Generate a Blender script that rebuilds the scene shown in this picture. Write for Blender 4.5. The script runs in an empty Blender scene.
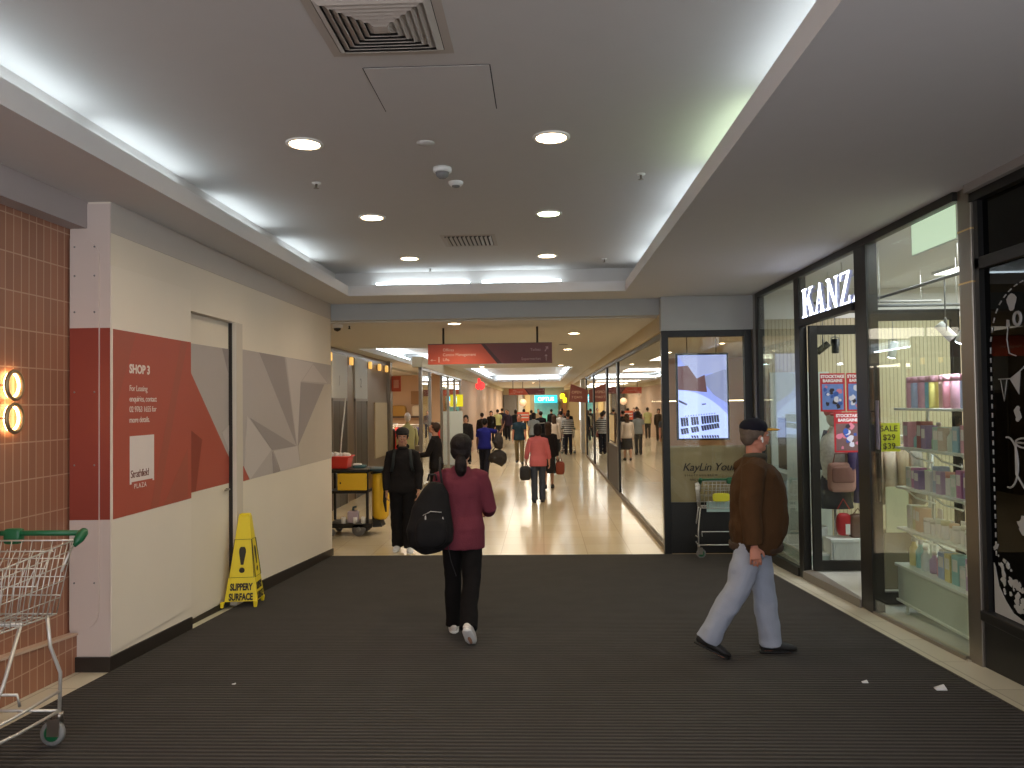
import bpy, math, random
import numpy as np
from mathutils import Vector, Matrix, Euler
random.seed(7)
C = bpy.context.scene.collection
PI = math.pi
EYE = 2.085
S, YF = .056, 10.49          # ramp slope, foot of the ramp

def ramp(y): return max(0.0, S * (YF - y))

# ---------------------------------------------------------------- materials
def lin(c):
    return tuple(((v / 255) / 12.92 if v / 255 <= .04045 else ((v / 255 + .055) / 1.055) ** 2.4) for v in c)
MATS = {}
def mat(name, rgb, rough=.6, metal=0., emit=0., var=0., scale=8., bump=0., bscale=40., spec=.5, ecol=None):
    if name in MATS: return MATS[name]
    m = bpy.data.materials.new(name); m.use_nodes = True
    nt = m.node_tree; b = nt.nodes['Principled BSDF']; c = lin(rgb)
    b.inputs['Base Color'].default_value = (*c, 1); b.inputs['Roughness'].default_value = rough
    b.inputs['Metallic'].default_value = metal; b.inputs['Specular IOR Level'].default_value = spec
    tc = nt.nodes.new('ShaderNodeTexCoord')
    n = nt.nodes.new('ShaderNodeTexNoise'); n.inputs['Scale'].default_value = scale; n.inputs['Detail'].default_value = 4
    nt.links.new(tc.outputs['Object'], n.inputs['Vector'])
    mx = nt.nodes.new('ShaderNodeMix'); mx.data_type = 'RGBA'
    v = max(var, .02)
    mx.inputs[6].default_value = (*[x * (1 - v) for x in c], 1); mx.inputs[7].default_value = (*[min(1, x * (1 + v)) for x in c], 1)
    nt.links.new(n.outputs['Fac'], mx.inputs[0]); nt.links.new(mx.outputs[2], b.inputs['Base Color'])
    if bump:
        n2 = nt.nodes.new('ShaderNodeTexNoise'); n2.inputs['Scale'].default_value = bscale; n2.inputs['Detail'].default_value = 3
        nt.links.new(tc.outputs['Object'], n2.inputs['Vector'])
        bp = nt.nodes.new('ShaderNodeBump'); bp.inputs['Strength'].default_value = bump; bp.inputs['Distance'].default_value = .01
        nt.links.new(n2.outputs['Fac'], bp.inputs['Height']); nt.links.new(bp.outputs['Normal'], b.inputs['Normal'])
    if emit:
        b.inputs['Emission Color'].default_value = (*lin(ecol or rgb), 1); b.inputs['Emission Strength'].default_value = emit
    MATS[name] = m; return m

def glass_mat(name, tint=(249, 253, 251), refl=1.0, base=.03, rough=0.0):
    m = bpy.data.materials.new(name); m.use_nodes = True; nt = m.node_tree; nt.nodes.clear()
    o = nt.nodes.new('ShaderNodeOutputMaterial'); t = nt.nodes.new('ShaderNodeBsdfTransparent'); t.inputs[0].default_value = (*lin(tint), 1)
    g = nt.nodes.new('ShaderNodeBsdfGlossy'); g.inputs['Roughness'].default_value = rough; g.inputs[0].default_value = (.95, .97, .97, 1)
    f = nt.nodes.new('ShaderNodeLayerWeight'); f.inputs['Blend'].default_value = .5
    pw = nt.nodes.new('ShaderNodeMath'); pw.operation = 'POWER'; pw.inputs[1].default_value = 5.; nt.links.new(f.outputs['Facing'], pw.inputs[0])
    ma = nt.nodes.new('ShaderNodeMath'); ma.operation = 'MULTIPLY_ADD'; ma.use_clamp = True; ma.inputs[1].default_value = refl; ma.inputs[2].default_value = base
    nt.links.new(pw.outputs[0], ma.inputs[0])
    mx = nt.nodes.new('ShaderNodeMixShader'); nt.links.new(ma.outputs[0], mx.inputs[0]); nt.links.new(t.outputs[0], mx.inputs[1]); nt.links.new(g.outputs[0], mx.inputs[2])
    nt.links.new(mx.outputs[0], o.inputs[0]); return m

def brick_mat(name, c1, c2, mortar, bw, bh, msize, axes='YZ', rough=.5, offset=0.0, bump=.3, smooth=.1):
    m = bpy.data.materials.new(name); m.use_nodes = True; nt = m.node_tree; b = nt.nodes['Principled BSDF']
    tc = nt.nodes.new('ShaderNodeTexCoord'); sp = nt.nodes.new('ShaderNodeSeparateXYZ'); cb = nt.nodes.new('ShaderNodeCombineXYZ')
    nt.links.new(tc.outputs['Object'], sp.inputs[0])
    nt.links.new(sp.outputs[axes[0]], cb.inputs['X']); nt.links.new(sp.outputs[axes[1]], cb.inputs['Y'])
    br = nt.nodes.new('ShaderNodeTexBrick'); br.offset = offset; br.squash = 1
    br.inputs['Scale'].default_value = 1; br.inputs['Brick Width'].default_value = bw; br.inputs['Row Height'].default_value = bh
    br.inputs['Mortar Size'].default_value = msize; br.inputs['Mortar Smooth'].default_value = smooth
    br.inputs['Color1'].default_value = (*lin(c1), 1); br.inputs['Color2'].default_value = (*lin(c2), 1); br.inputs['Mortar'].default_value = (*lin(mortar), 1)
    nt.links.new(cb.outputs[0], br.inputs['Vector']); nt.links.new(br.outputs['Color'], b.inputs['Base Color'])
    b.inputs['Roughness'].default_value = rough
    if bump:
        bp = nt.nodes.new('ShaderNodeBump'); bp.invert = True; bp.inputs['Strength'].default_value = bump; bp.inputs['Distance'].default_value = .003
        nt.links.new(br.outputs['Fac'], bp.inputs['Height']); nt.links.new(bp.outputs['Normal'], b.inputs['Normal'])
    return m

# ---------------------------------------------------------------- mesh builder
class MB:
    def __init__(s): s.v = []; s.f = []; s.m = []; s.mi = 0; s.sm = []
    def add(s, vs, fs, smooth=False):
        b = len(s.v); s.v += [tuple(v) for v in vs]; s.f += [tuple(b + i for i in f) for f in fs]
        s.m += [s.mi] * len(fs); s.sm += [smooth] * len(fs); return s
    def box(s, x0, x1, y0, y1, z0, z1):
        return s.add([(x0,y0,z0),(x1,y0,z0),(x1,y1,z0),(x0,y1,z0),(x0,y0,z1),(x1,y0,z1),(x1,y1,z1),(x0,y1,z1)],
                     [(0,3,2,1),(4,5,6,7),(0,1,5,4),(1,2,6,5),(2,3,7,6),(3,0,4,7)])
    def hexa(s, lo, hi):          # two quads (4 points each)
        return s.add(list(lo) + list(hi), [(0,3,2,1),(4,5,6,7),(0,1,5,4),(1,2,6,5),(2,3,7,6),(3,0,4,7)])
    def prism(s, pts, a, b, axis='x'):   # polygon in the other two axes, extruded a..b
        def p(u, w, t): return {'x': (t, u, w), 'y': (u, t, w), 'z': (u, w, t)}[axis]
        n = len(pts); vs = [p(u, w, a) for u, w in pts] + [p(u, w, b) for u, w in pts]
        return s.add(vs, [tuple(range(n)), tuple(range(2*n-1, n-1, -1))] + [(i, i+n, (i+1) % n + n, (i+1) % n) for i in range(n)])
    def tube(s, pts, r, seg=8, cap=True, ref=None, closed=False):
        pts = [Vector(p) for p in pts]; n = len(pts)
        rr = list(r) if isinstance(r, (list, tuple)) and len(r) == n else [r] * n
        vs = []; prev = None
        for i, p in enumerate(pts):
            if closed: d = pts[(i+1) % n] - pts[i-1]
            else: d = (pts[min(i+1, n-1)] - pts[max(i-1, 0)])
            d = d.normalized() if d.length > 1e-9 else Vector((0,0,1))
            if ref is not None: u = Vector(ref)
            elif prev is not None: u = prev
            else: u = Vector((0,0,1)) if abs(d.z) < .9 else Vector((1,0,0))
            u = u - d * u.dot(d)
            if u.length < 1e-6: u = d.orthogonal()
            u.normalize(); w = d.cross(u); prev = u
            a, b = rr[i] if isinstance(rr[i], (tuple, list)) else (rr[i], rr[i])
            for k in range(seg):
                t = 2*PI*k/seg; vs.append(p + u*(a*math.cos(t)) + w*(b*math.sin(t)))
        fs = []
        for i in range(n if closed else n-1):
            j = (i+1) % n
            for k in range(seg):
                k2 = (k+1) % seg; fs.append((i*seg+k, i*seg+k2, j*seg+k2, j*seg+k))
        if cap and not closed:
            fs += [tuple(range(seg-1, -1, -1)), tuple((n-1)*seg+k for k in range(seg))]
        return s.add(vs, fs, True)
    def cyl(s, c, r, z0, z1, seg=24, r2=None):
        return s.tube([(c[0],c[1],z0),(c[0],c[1],z1)], [r, r if r2 is None else r2], seg)
    def lathe(s, prof, c=(0,0,0), seg=24, axis='z'):
        vs = []
        for r, z in prof:
            for k in range(seg):
                t = 2*PI*k/seg; a, b = r*math.cos(t), r*math.sin(t)
                vs.append({'z': (c[0]+a, c[1]+b, c[2]+z), 'x': (c[0]+z, c[1]+a, c[2]+b), 'y': (c[0]+a, c[1]+z, c[2]+b)}[axis])
        fs = [(i*seg+k, i*seg+(k+1) % seg, (i+1)*seg+(k+1) % seg, (i+1)*seg+k) for i in range(len(prof)-1) for k in range(seg)]
        fs += [tuple(range(seg-1,-1,-1)), tuple((len(prof)-1)*seg+k for k in range(seg))]
        return s.add(vs, fs, True)
    def sup(s, c, r, e=1., e2=None, rot=None, nu=20, nv=12):   # superellipsoid
        e2 = e if e2 is None else e2
        sg = lambda v, q: math.copysign(abs(v) ** q, v)
        R_ = rot.to_matrix() if isinstance(rot, Euler) else (rot if rot is not None else Matrix.Identity(3))
        vs = []
        for i in range(1, nv):
            ph = -PI/2 + PI*i/nv
            for k in range(nu):
                t = 2*PI*k/nu
                vs.append(Vector(c) + R_ @ Vector((r[0]*sg(math.cos(ph), e)*sg(math.cos(t), e2), r[1]*sg(math.cos(ph), e)*sg(math.sin(t), e2), r[2]*sg(math.sin(ph), e))))
        vs.append(Vector(c) + R_ @ Vector((0,0,-r[2]))); vs.append(Vector(c) + R_ @ Vector((0,0,r[2])))
        fs = [(i*nu+k, i*nu+(k+1) % nu, (i+1)*nu+(k+1) % nu, (i+1)*nu+k) for i in range(nv-2) for k in range(nu)]
        b = (nv-1)*nu
        fs += [(b, (k+1) % nu, k) for k in range(nu)] + [(b+1, (nv-2)*nu+k, (nv-2)*nu+(k+1) % nu) for k in range(nu)]
        return s.add(vs, fs, True)
    def mesh(s, name, mats):
        me = bpy.data.meshes.new(name); me.from_pydata(s.v, [], s.f)
        for m in (mats if isinstance(mats, (list, tuple)) else [mats]): me.materials.append(m)
        me.polygons.foreach_set('material_index', s.m); me.polygons.foreach_set('use_smooth', s.sm); me.update(); return me
    def build(s, name, mats, parent=None, bevel=0.):
        o = bpy.data.objects.new(name, s.mesh(name, mats)); C.objects.link(o); o.parent = parent
        if bevel:
            bv = o.modifiers.new('bevel', 'BEVEL'); bv.width = bevel; bv.segments = 2; bv.limit_method = 'ANGLE'
        return o

def tag(o, label=None, cat=None, group=None, kind=None):
    if label: o['label'] = label
    if cat: o['category'] = cat
    if group: o['group'] = group
    if kind: o['kind'] = kind
    return o
def thing(name, label, cat, loc=(0,0,0), rz=0., group=None, rx=0., ry=0.):
    o = bpy.data.objects.new(name, None); C.objects.link(o); o.location = loc; o.rotation_euler = (rx, ry, rz)
    o.empty_display_size = .1
    return tag(o, label, cat, group)
def struct(name, mb, mats, parent=None, bevel=0.):
    o = mb.build(name, mats, parent, bevel)
    if parent is None: o['kind'] = 'structure'
    return o
def box(x0, x1, y0, y1, z0, z1): return MB().box(x0, x1, y0, y1, z0, z1)
def eval_mesh(o):
    dg = bpy.context.evaluated_depsgraph_get(); dg.update()
    me = bpy.data.meshes.new_from_object(o.evaluated_get(dg), depsgraph=dg); return me
def copy_tree(o, parent=None):
    c = o.copy(); C.objects.link(c); c.parent = parent
    for ch in list(o.children): copy_tree(ch, c)
    return c
def text(name, s, size, m, parent, origin, xdir, updir, extrude=.0015, align='LEFT', shear=0., bold=0., spacing=1., xs=1.):
    cu = bpy.data.curves.new(name, 'FONT'); cu.body = s; cu.size = size; cu.extrude = extrude; cu.align_x = align
    cu.shear = shear; cu.offset = bold; cu.space_character = spacing; cu.resolution_u = 3
    t = bpy.data.objects.new(name, cu); C.objects.link(t); me = eval_mesh(t)
    bpy.data.objects.remove(t); bpy.data.curves.remove(cu)
    x = Vector(xdir).normalized(); u = Vector(updir).normalized(); n = x.cross(u)
    me.transform(Matrix.Diagonal((xs,1,1,1))); M4 = Matrix(((x.x,u.x,n.x,origin[0]),(x.y,u.y,n.y,origin[1]),(x.z,u.z,n.z,origin[2]),(0,0,0,1)))
    me.transform(M4); me.materials.clear(); me.materials.append(m)
    o = bpy.data.objects.new(name, me); C.objects.link(o); o.parent = parent
    return o
def area(name, loc, size, energy, col=(255,255,255), rot=(0,0,0), parent=None, sy=None):
    l = bpy.data.lights.new(name, 'AREA'); l.size = size; l.energy = energy; l.color = lin(col)
    if sy: l.shape = 'RECTANGLE'; l.size_y = sy
    o = bpy.data.objects.new(name, l); C.objects.link(o); o.location = loc; o.rotation_euler = rot; o.parent = parent; return o
def spot(name, loc, energy, col, angle=2.2, parent=None, rot=(0,0,0), size=.06, blend=.6):
    l = bpy.data.lights.new(name, 'SPOT'); l.energy = energy; l.color = lin(col); l.spot_size = angle; l.spot_blend = blend; l.shadow_soft_size = size
    o = bpy.data.objects.new(name, l); C.objects.link(o); o.location = loc; o.rotation_euler = rot; o.parent = parent; return o

# ---------------------------------------------------------------- palette
ceil_m = mat('ceiling_plaster', (196, 192, 188), .9, bump=.05)
soff_m = mat('soffit_plaster', (206, 204, 204), .9)
beige_ceil = mat('mall_ceiling_plaster', (206, 204, 200), .9)
hoard_m = mat('painted_board', (222, 212, 197), .7, var=.05, scale=1.5)
hoard_side = mat('capping_board', (204, 190, 182), .7, var=.05, scale=2)
black_pl = mat('black_plinth', (38, 32, 28), .5)
red_m = mat('red_print', (172, 80, 64), .5, var=.04, scale=1.5)
red_dk = mat('red_print_deep', (142, 60, 46), .5)
tile_m = mat('cream_tile', (214, 204, 178), .25, var=.06, scale=20)
frame_m = mat('dark_bronze_frame', (40, 39, 37), .4, metal=.4)
black_m = mat('black_metal', (24, 24, 24), .4, metal=.2)
white_m = mat('white_paint', (225, 225, 222), .5)
chrome = mat('chrome_wire', (206, 203, 198), .4, metal=.65)
steel = mat('brushed_steel', (150, 142, 132), .35, metal=.9)
green_pl = mat('green_plastic', (22, 92, 56), .4)
grey_pl = mat('grey_plastic', (120, 120, 118), .6)
rubber = mat('rubber', (60, 60, 60), .8)
yellow_pl = mat('yellow_plastic', (232, 208, 30), .45, var=.05)
pane = glass_mat('shopfront_glass')
cream_floor = brick_mat('polished_floor_tile', (212, 197, 166), (204, 189, 158), (176, 160, 132), .6, .6, .004, 'XY', .16, 0., 0.)

# ---------------------------------------------------------------- floor
fl = MB(); fl.hexa([(-3.35,-2,ramp(-2)-.2),(2.97,-2,ramp(-2)-.2),(2.97,YF,-.2),(-3.35,YF,-.2)],[(-3.35,-2,ramp(-2)),(2.97,-2,ramp(-2)),(2.97,YF,0),(-3.35,YF,0)])
struct('floor_ramp', fl, brick_mat('ramp_edge_tile', (206,200,182), (198,192,174), (156,148,130), .45, .6, .004, 'XY', .4, 0., 0.))
struct('floor', box(-9, 9, YF, 62, -.2, 0), cream_floor)
# ribbed entrance mat
mb = MB(); t = .012
mb.hexa([(-2.93,-2,ramp(-2)),(2.607,-2,ramp(-2)),(2.607,YF+.06,0),(-2.93,YF+.06,0)],[(-2.93,-2,ramp(-2)+t),(2.607,-2,ramp(-2)+t),(2.607,YF+.06,t),(-2.93,YF+.06,t)])
mb.mi = 1; y = 0.0
while y < YF:
    z = ramp(y)+t
    mb.hexa([(-2.92,y,z-.002),(2.6,y,z-.002),(2.6,y+.012,z-.002-.0007),(-2.92,y+.012,z-.002-.0007)],[(-2.92,y,z+.006),(2.6,y,z+.006),(2.6,y+.012,z+.0053),(-2.92,y+.012,z+.0053)])
    y += .046
mb.mi = 2
mb.hexa([(2.6,-2,ramp(-2)+.001),(2.615,-2,ramp(-2)+.001),(2.615,YF+.06,0),(2.6,YF+.06,0)],[(2.6,-2,ramp(-2)+t+.004),(2.615,-2,ramp(-2)+t+.004),(2.615,YF+.06,t+.004),(2.6,YF+.06,t+.004)])
mb.box(-2.93, 2.607, YF+.045, YF+.065, 0, .017)
o = mb.build('entrance_mat', [mat('mat_carpet', (43,40,37), .95, var=.25, scale=3, bump=.3, bscale=200), mat('mat_rib', (80,76,72), .85, var=.2, scale=4, spec=.2), mat('mat_edge', (70,64,58), .5, metal=.3)])
tag(o, 'black ribbed entrance mat covering the sloping floor', 'mat')

# ---------------------------------------------------------------- near ceiling (cove)
sf = MB()
sf.box(-3.35, -2.51, -2, 9.93, 3.515, 3.645).box(1.095, 3.0, -2, 9.93, 3.515, 3.645).box(-3.35, 3.0, 9.93, 10.72, 3.515, 3.645)
struct('ceiling_soffit', sf, soff_m)
cw = MB(); cw.box(-2.80,-2.74,-2,10.2,3.645,3.9).box(1.33,1.39,-2,10.2,3.645,3.9).box(-2.74,1.33,10.14,10.2,3.645,3.9)
struct('ceiling_cove', cw, ceil_m)
struct('ceiling', box(-2.8, 1.39, -2, 10.2, 3.85, 3.95), ceil_m)
struct('ceiling_beam', box(-4.7, 3.0, 10.72, 10.92, 3.285, 3.9), mat('beam_paint', (172,174,174), .8))
tube_m = mat('fluorescent_tube', (222,238,248), .5, emit=9.5)
tube_g = mat('fluorescent_tube_greenish', (215,240,215), .5, emit=10.)
def cove_tube(x0, x1, y0, y1, m, label, z=3.65):
    t = thing('cove_light', label, 'light', ((x0+x1)/2, (y0+y1)/2, z), 0, 'fluorescent tubes hidden in the cove')
    along_y = (y1-y0) > (x1-x0); L = (y1-y0 if along_y else x1-x0)/2
    b = MB(); b.box(*((-.03,.03,-L,L) if along_y else (-L,L,-.03,.03)), 0, .02); b.build('batten', white_m, t)
    b = MB(); e = L-.03; b.tube([(0,-e,.035),(0,e,.035)] if along_y else [(-e,0,.035),(e,0,.035)], .015, 8); b.build('fluorescent_tube', m, t)
for a, b, m in ((.2,1.5,tube_m),(1.6,2.9,tube_m),(3.0,4.4,tube_m),(4.5,5.7,tube_m),(6.2,7.4,tube_m),(7.9,9.1,tube_m)):
    cove_tube(-2.74,-2.66,a,b,m,'fluorescent tube hidden in the left side of the ceiling cove')
for a, b, m in ((.2,1.5,tube_m),(1.6,2.9,tube_m),(3.0,4.3,tube_m),(4.4,5.7,tube_g),(5.8,7.1,tube_m),(7.2,8.4,tube_m),(8.5,9.7,tube_m)):
    cove_tube(1.25,1.33,a,b,m,'fluorescent tube hidden in the right side of the ceiling cove')
for a, b in ((-2.2,-.9),(-.8,.3)):
    cove_tube(a,b,10.02,10.10,tube_m,'fluorescent tube hidden in the far side of the ceiling cove')

# downlights
dl_trim = mat('downlight_trim', (235,232,225), .5)
dl_warm = mat('downlight_lamp_warm', (255,222,178), .5, emit=22.)
dl_green = mat('downlight_lamp_pale_green', (238,255,196), .5, emit=22.)
def downlight(x, y, z, label, group, m=dl_warm, col=(255,234,204), e=38, r=.1):
    t = thing('downlight', label, 'ceiling light', (x, y, z), 0, group)
    b = MB(); b.lathe([(r+.025,0),(r+.025,-.006),(r+.004,-.012),(r,-.004),(r,0)], seg=28); b.build('trim_ring', dl_trim, t)
    b = MB(); b.lathe([(r-.002,-.002),(r-.004,-.008),(r*.5,-.012),(.001,-.0125)], seg=24); b.build('diffuser', m, t)
    spot('downlight_beam', (0,0,-.03), e, col, 2.5, t, size=.09)
    return t
for i, y in enumerate((3.03, 5.07, 7.12, 9.17)):
    w = ('just outside the top of the view','nearest of those in view','middle of those in view','farthest')[i]
    downlight(-1.57, y, 3.85, 'warm round recessed downlight in the left ceiling row, '+w, 'round downlights in the cove ceiling')
    downlight(.086, y, 3.85, ('pale green tinted' if i == 2 else 'warm')+' round recessed downlight in the right ceiling row, '+w, 'round downlights in the cove ceiling', dl_green if i == 2 else dl_warm, (240,255,205) if i == 2 else (255,226,186))

# square ceiling diffuser
vent_m = mat('vent_metal', (176,166,156), .6)
vent_dk = mat('vent_shadow', (56,52,50), .9)
t = thing('ceiling_vent', 'large square ceiling air diffuser with nested square louvres', 'air vent', (-.72, 3.5, 3.85))
b = MB()
def ringframe(b, a0, a1, z0, z1):      # square ring; inner half a0 at z0, outer half a1 at z1
    th = .003
    for k in range(4):
        c, s_ = math.cos(k*PI/2), math.sin(k*PI/2)
        P = lambda x, y, z: (x*c-y*s_, x*s_+y*c, z)
        b.hexa([P(-a0,a0,z0),P(a0,a0,z0),P(a1,a1,z1),P(-a1,a1,z1)],[P(-a0,a0,z0+th),P(a0,a0,z0+th),P(a1,a1,z1+th),P(-a1,a1,z1+th)])
ringframe(b, .262, .305, -.006, -.004); b.build('frame', vent_m, t)
b = MB()
for k in range(7): ringframe(b, .036+.032*k, .066+.032*k, -.024, -.006)
b.sup((0,0,-.02),(.036,.036,.006),.3); b.build('louvre', vent_m, t)
box(-.27,.27,-.27,.27,-.002,0).build('duct_opening', vent_dk, t)
t = thing('ceiling_vent', 'small slatted ceiling air grille between the far downlights', 'air vent', (-.755, 8.25, 3.85))
b = MB(); ringframe(b, .25, .29, -.006, -.003); b.build('frame', vent_m, t)
for k in range(11):
    b = MB(); x = -.23+.046*k; b.hexa([(x-.012,-.24,-.02),(x-.009,-.24,-.02),(x-.009,.24,-.02),(x-.012,.24,-.02)],[(x+.010,-.24,-.003),(x+.013,-.24,-.003),(x+.013,.24,-.003),(x+.010,.24,-.003)]); b.build('slat', vent_m, t)
box(-.25,.25,-.25,.25,-.002,0).build('duct_opening', vent_dk, t)
# access panel
t = thing('access_panel', 'flush ceiling access hatch beside the large air diffuser', 'access panel', (-.58, 4.25, 3.85))
box(-.33,.33,-.30,.30,-.004,0).build('hatch', ceil_m, t)
b = MB(); b.box(-.336,-.33,-.3,.3,-.002,0).box(.33,.336,-.3,.3,-.002,0).box(-.33,.33,-.305,-.3,-.002,0).box(-.33,.33,.3,.303,-.002,0); b.build('shadow_gap', vent_dk, t)
# dome camera + smoke detector + sprinklers
t = thing('dome_camera', 'small dome security camera on the cove ceiling', 'security camera', (-.72, 5.68, 3.85))
b = MB(); b.lathe([(.07,0),(.07,-.03),(.055,-.035)]); b.build('housing', white_m, t)
b = MB(); b.lathe([(.052,-.034),(.045,-.06),(.025,-.078),(.002,-.083)]); b.build('dome', mat('smoked_dome', (120,120,120), .2), t)
t = thing('smoke_detector', 'round white smoke detector beside the dome camera', 'smoke detector', (-.66, 6.05, 3.85))
b = MB(); b.lathe([(.06,0),(.06,-.012),(.045,-.03),(.001,-.034)]); b.build('housing', white_m, t)
b = MB(); b.lathe([(.034,-.030),(.030,-.04),(.001,-.042)]); b.build('sensor_cap', grey_pl, t)
o = MB().lathe([(.06,0),(.06,-.006),(.001,-.01)], (-.76,5.12,3.85)).build('cover_plate', ceil_m); tag(o, 'flat round blanking plate nearer than the dome camera', 'ceiling plate')
for k, (x, y, lab) in enumerate(((-1.76,5.98,'sprinkler head behind the nearest left downlight'), (.79,5.95,'sprinkler head near the right edge of the cove ceiling'), (-1.42,9.85,'sprinkler head beside the farthest left downlight'), (.79,9.45,'sprinkler head at the far right corner of the cove ceiling'))):
    t = thing('sprinkler', 'small '+lab, 'sprinkler', (x, y, 3.85), 0, 'ceiling sprinklers')
    b = MB(); b.lathe([(.035,0),(.035,-.006),(.012,-.01)]); b.build('escutcheon', white_m, t)
    b = MB(); b.lathe([(.010,-.01),(.008,-.04),(.022,-.043),(.022,-.047)], seg=12); b.build('nozzle', steel, t)

# ---------------------------------------------------------------- left: brick wall + hoarding
bw = brick_mat('stacked_terracotta_tile', (156,108,84), (145,99,77), (184,150,126), .072, .235, .004, 'YZ', .45, 0.)
struct('wall_left', box(-3.45, -3.25, -2, 5.35, 0, 3.52), bw)
b = MB(); b.prism([(-3,.7),(5.20,ramp(5.26)-.1),(5.20,.54),(-3,1.35)], -3.25, -3.19, 'x')
o = struct('wall_left_plinth', b, bw)
b = MB(); b.prism([(-3,1.35),(5.20,.54),(5.20,.555),(-3,1.365)], -3.25, -3.18, 'x'); b.build('capping_strip', mat('pale_trim', (196,170,150), .5), o)
struct('wall_left_bulkhead', box(-3.45, -3.12, -2, 5.19, 3.33, 3.515), mat('bulkhead_paint', (168,158,156), .8))
for y, z, lab in ((4.565,2.235,'upper of two glowing ring letters on the brick wall'),(4.565,2.035,'lower of two glowing ring letters on the brick wall')):
    t = thing('ring_letter', 'round '+lab, 'sign letter', (-3.21, y, z), 0, 'glowing ring letters on the tiled wall')
    b = MB(); n = 28; b.tube([(0, .07*math.cos(2*PI*k/n), .085*math.sin(2*PI*k/n)) for k in range(n)], .013, 8, closed=True); b.build('ring', mat('ring_metal', (150,128,98), .4, metal=.5), t)
    b = MB(); b.tube([(-.018, .062*math.cos(2*PI*k/n), .076*math.sin(2*PI*k/n)) for k in range(n)], .009, 6, closed=True); b.build('halo_light', mat('warm_halo', (255,206,140), .5, emit=14.), t)
    for k in (0,1):
        b = MB(); b.tube([(-.04,.07*(1-2*k),0),(0,.07*(1-2*k),0)], .004, 6); b.build('standoff', steel, t)

h = MB()
h.box(-3.24,-2.96,5.1700,6.37,.22,3.515).box(-3.24,-2.96,6.37,7.35,2.905,3.515).box(-3.24,-2.96,7.35,10.70,0,3.515)
h.box(-3.24,-3.04,6.37,7.35,.05,2.905)
H = struct('wall_hoarding', h, hoard_m)
box(-2.959,-2.952,5.1700,6.365,.42,3.075).build('cover_sheet', mat('cover_sheet_board', (225,215,201), .7, var=.05, scale=1.5), H)
b = MB(); b.prism([(5.1700,3.516),(5.1700,3.30),(10.7,3.30),(10.7,3.516)], -2.9605, -2.9555, 'x'); b.build('upper_band', mat('grey_band', (192,184,177), .7), H)
b = MB(); rr=.13; b.prism([(-3.235,.58),(-3.03-rr,.58)]+[(-3.03-rr+rr*math.sin(q),.58+rr-rr*math.cos(q)) for q in [PI/2*k/6 for k in range(1,7)]]+[(-3.03-rr+rr*math.cos(q),3.26-rr+rr*math.sin(q)) for q in [PI/2*k/6 for k in range(0,7)]]+[(-3.235,3.26)], 5.150, 5.172, 'y'); b.build('capping_board', hoard_side, H)
b = MB(); b.box(-3.24,-2.958,5.1620,5.1690,.35,3.5); b.build('end_face', hoard_side, H)
b = MB(); b.box(-3.234,-3.032,5.1480,5.1500,1.327,2.64).box(-3.028,-2.958,5.1590,5.1618,1.327,2.64); b.build('red_print', red_dk, H)
for zz in (3.2, 3.0, 2.75, .9, 2.2, 1.7):
    for xx in (-3.2, -3.06):
        b = MB(); b.lathe([(.007,0),(.005,-.004)], (xx, 5.147, zz), 10, 'y'); b.build('screw', grey_pl, H)
# plinths
b = MB()
b.hexa([(-3.23,5.1400,ramp(5.1400)-.05),(-2.945,5.1400,ramp(5.1400)-.05),(-2.945,6.37,ramp(6.37)-.05),(-3.23,6.37,ramp(6.37)-.05)],[(-3.23,5.1400,.40),(-2.945,5.1400,.40),(-2.945,6.37,.385-.05),(-3.23,6.37,.385-.05)])
b.build('plinth', black_pl, H)
b = MB(); b.hexa([(-3.2,6.37,ramp(6.37)-.05),(-3.03,6.37,ramp(6.37)-.05),(-3.03,7.5,ramp(7.5)-.05),(-3.2,7.5,ramp(7.5)-.05)],[(-3.2,6.37,.27),(-3.03,6.37,.27),(-3.03,7.5,.23),(-3.2,7.5,.23)]); b.build('plinth', black_pl, H)
b = MB(); b.hexa([(-3.2,7.5,ramp(7.5)-.05),(-2.945,7.5,ramp(7.5)-.05),(-2.945,10.72,-.05),(-3.2,10.72,-.05)],[(-3.2,7.5,.30),(-2.945,7.5,.30),(-2.945,10.72,.09),(-3.2,10.72,.09)]); b.build('plinth', black_pl, H)
# mural
g = dict(base=mat('mural_grey', (176,167,164), .6), dk=mat('mural_dark_grey', (152,143,142), .6), lt=mat('mural_light_grey', (192,183,180), .6), wm=mat('mural_warm_grey', (186,176,165), .6), red=red_m, rd=red_dk)
def polys(name, X, lst, parent, eps=.0005):
    for k, (c, pts) in enumerate(lst):
        b = MB(); b.prism(pts, X, X+eps*(k+1)+.0005, 'x'); b.build(name, g[c], parent)
mural = [('base',[(7.5,2.655),(10.70,2.655),(10.70,1.352),(7.5,1.352)]),
 ('dk',[(7.95,2.654),(8.747,2.654),(9.164,1.606)]), ('lt',[(8.802,2.654),(9.855,2.636),(9.333,2.381),(9.183,1.605)]),
 ('lt',[(9.854,2.623),(10.499,2.399),(9.392,2.395)]), ('dk',[(9.333,2.381),(10.352,2.375),(9.221,1.603)]),
 ('wm',[(10.352,2.375),(10.7,2.391),(10.7,1.354),(9.294,1.356),(9.221,1.603)]), ('lt',[(7.614,1.993),(8.293,1.611),(7.686,1.353),(7.53,1.46)]),
 ('dk',[(7.693,1.971),(9.146,1.607),(8.324,1.609)]), ('dk',[(8.323,1.587),(8.544,1.353),(8.351,1.353)]),
 ('lt',[(8.355,1.596),(9.183,1.605),(9.294,1.356),(8.577,1.356)]), ('red',[(7.505,1.50),(7.659,1.353),(7.505,1.353)])]
polys('mural_facet', -2.9595, mural, H)
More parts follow.
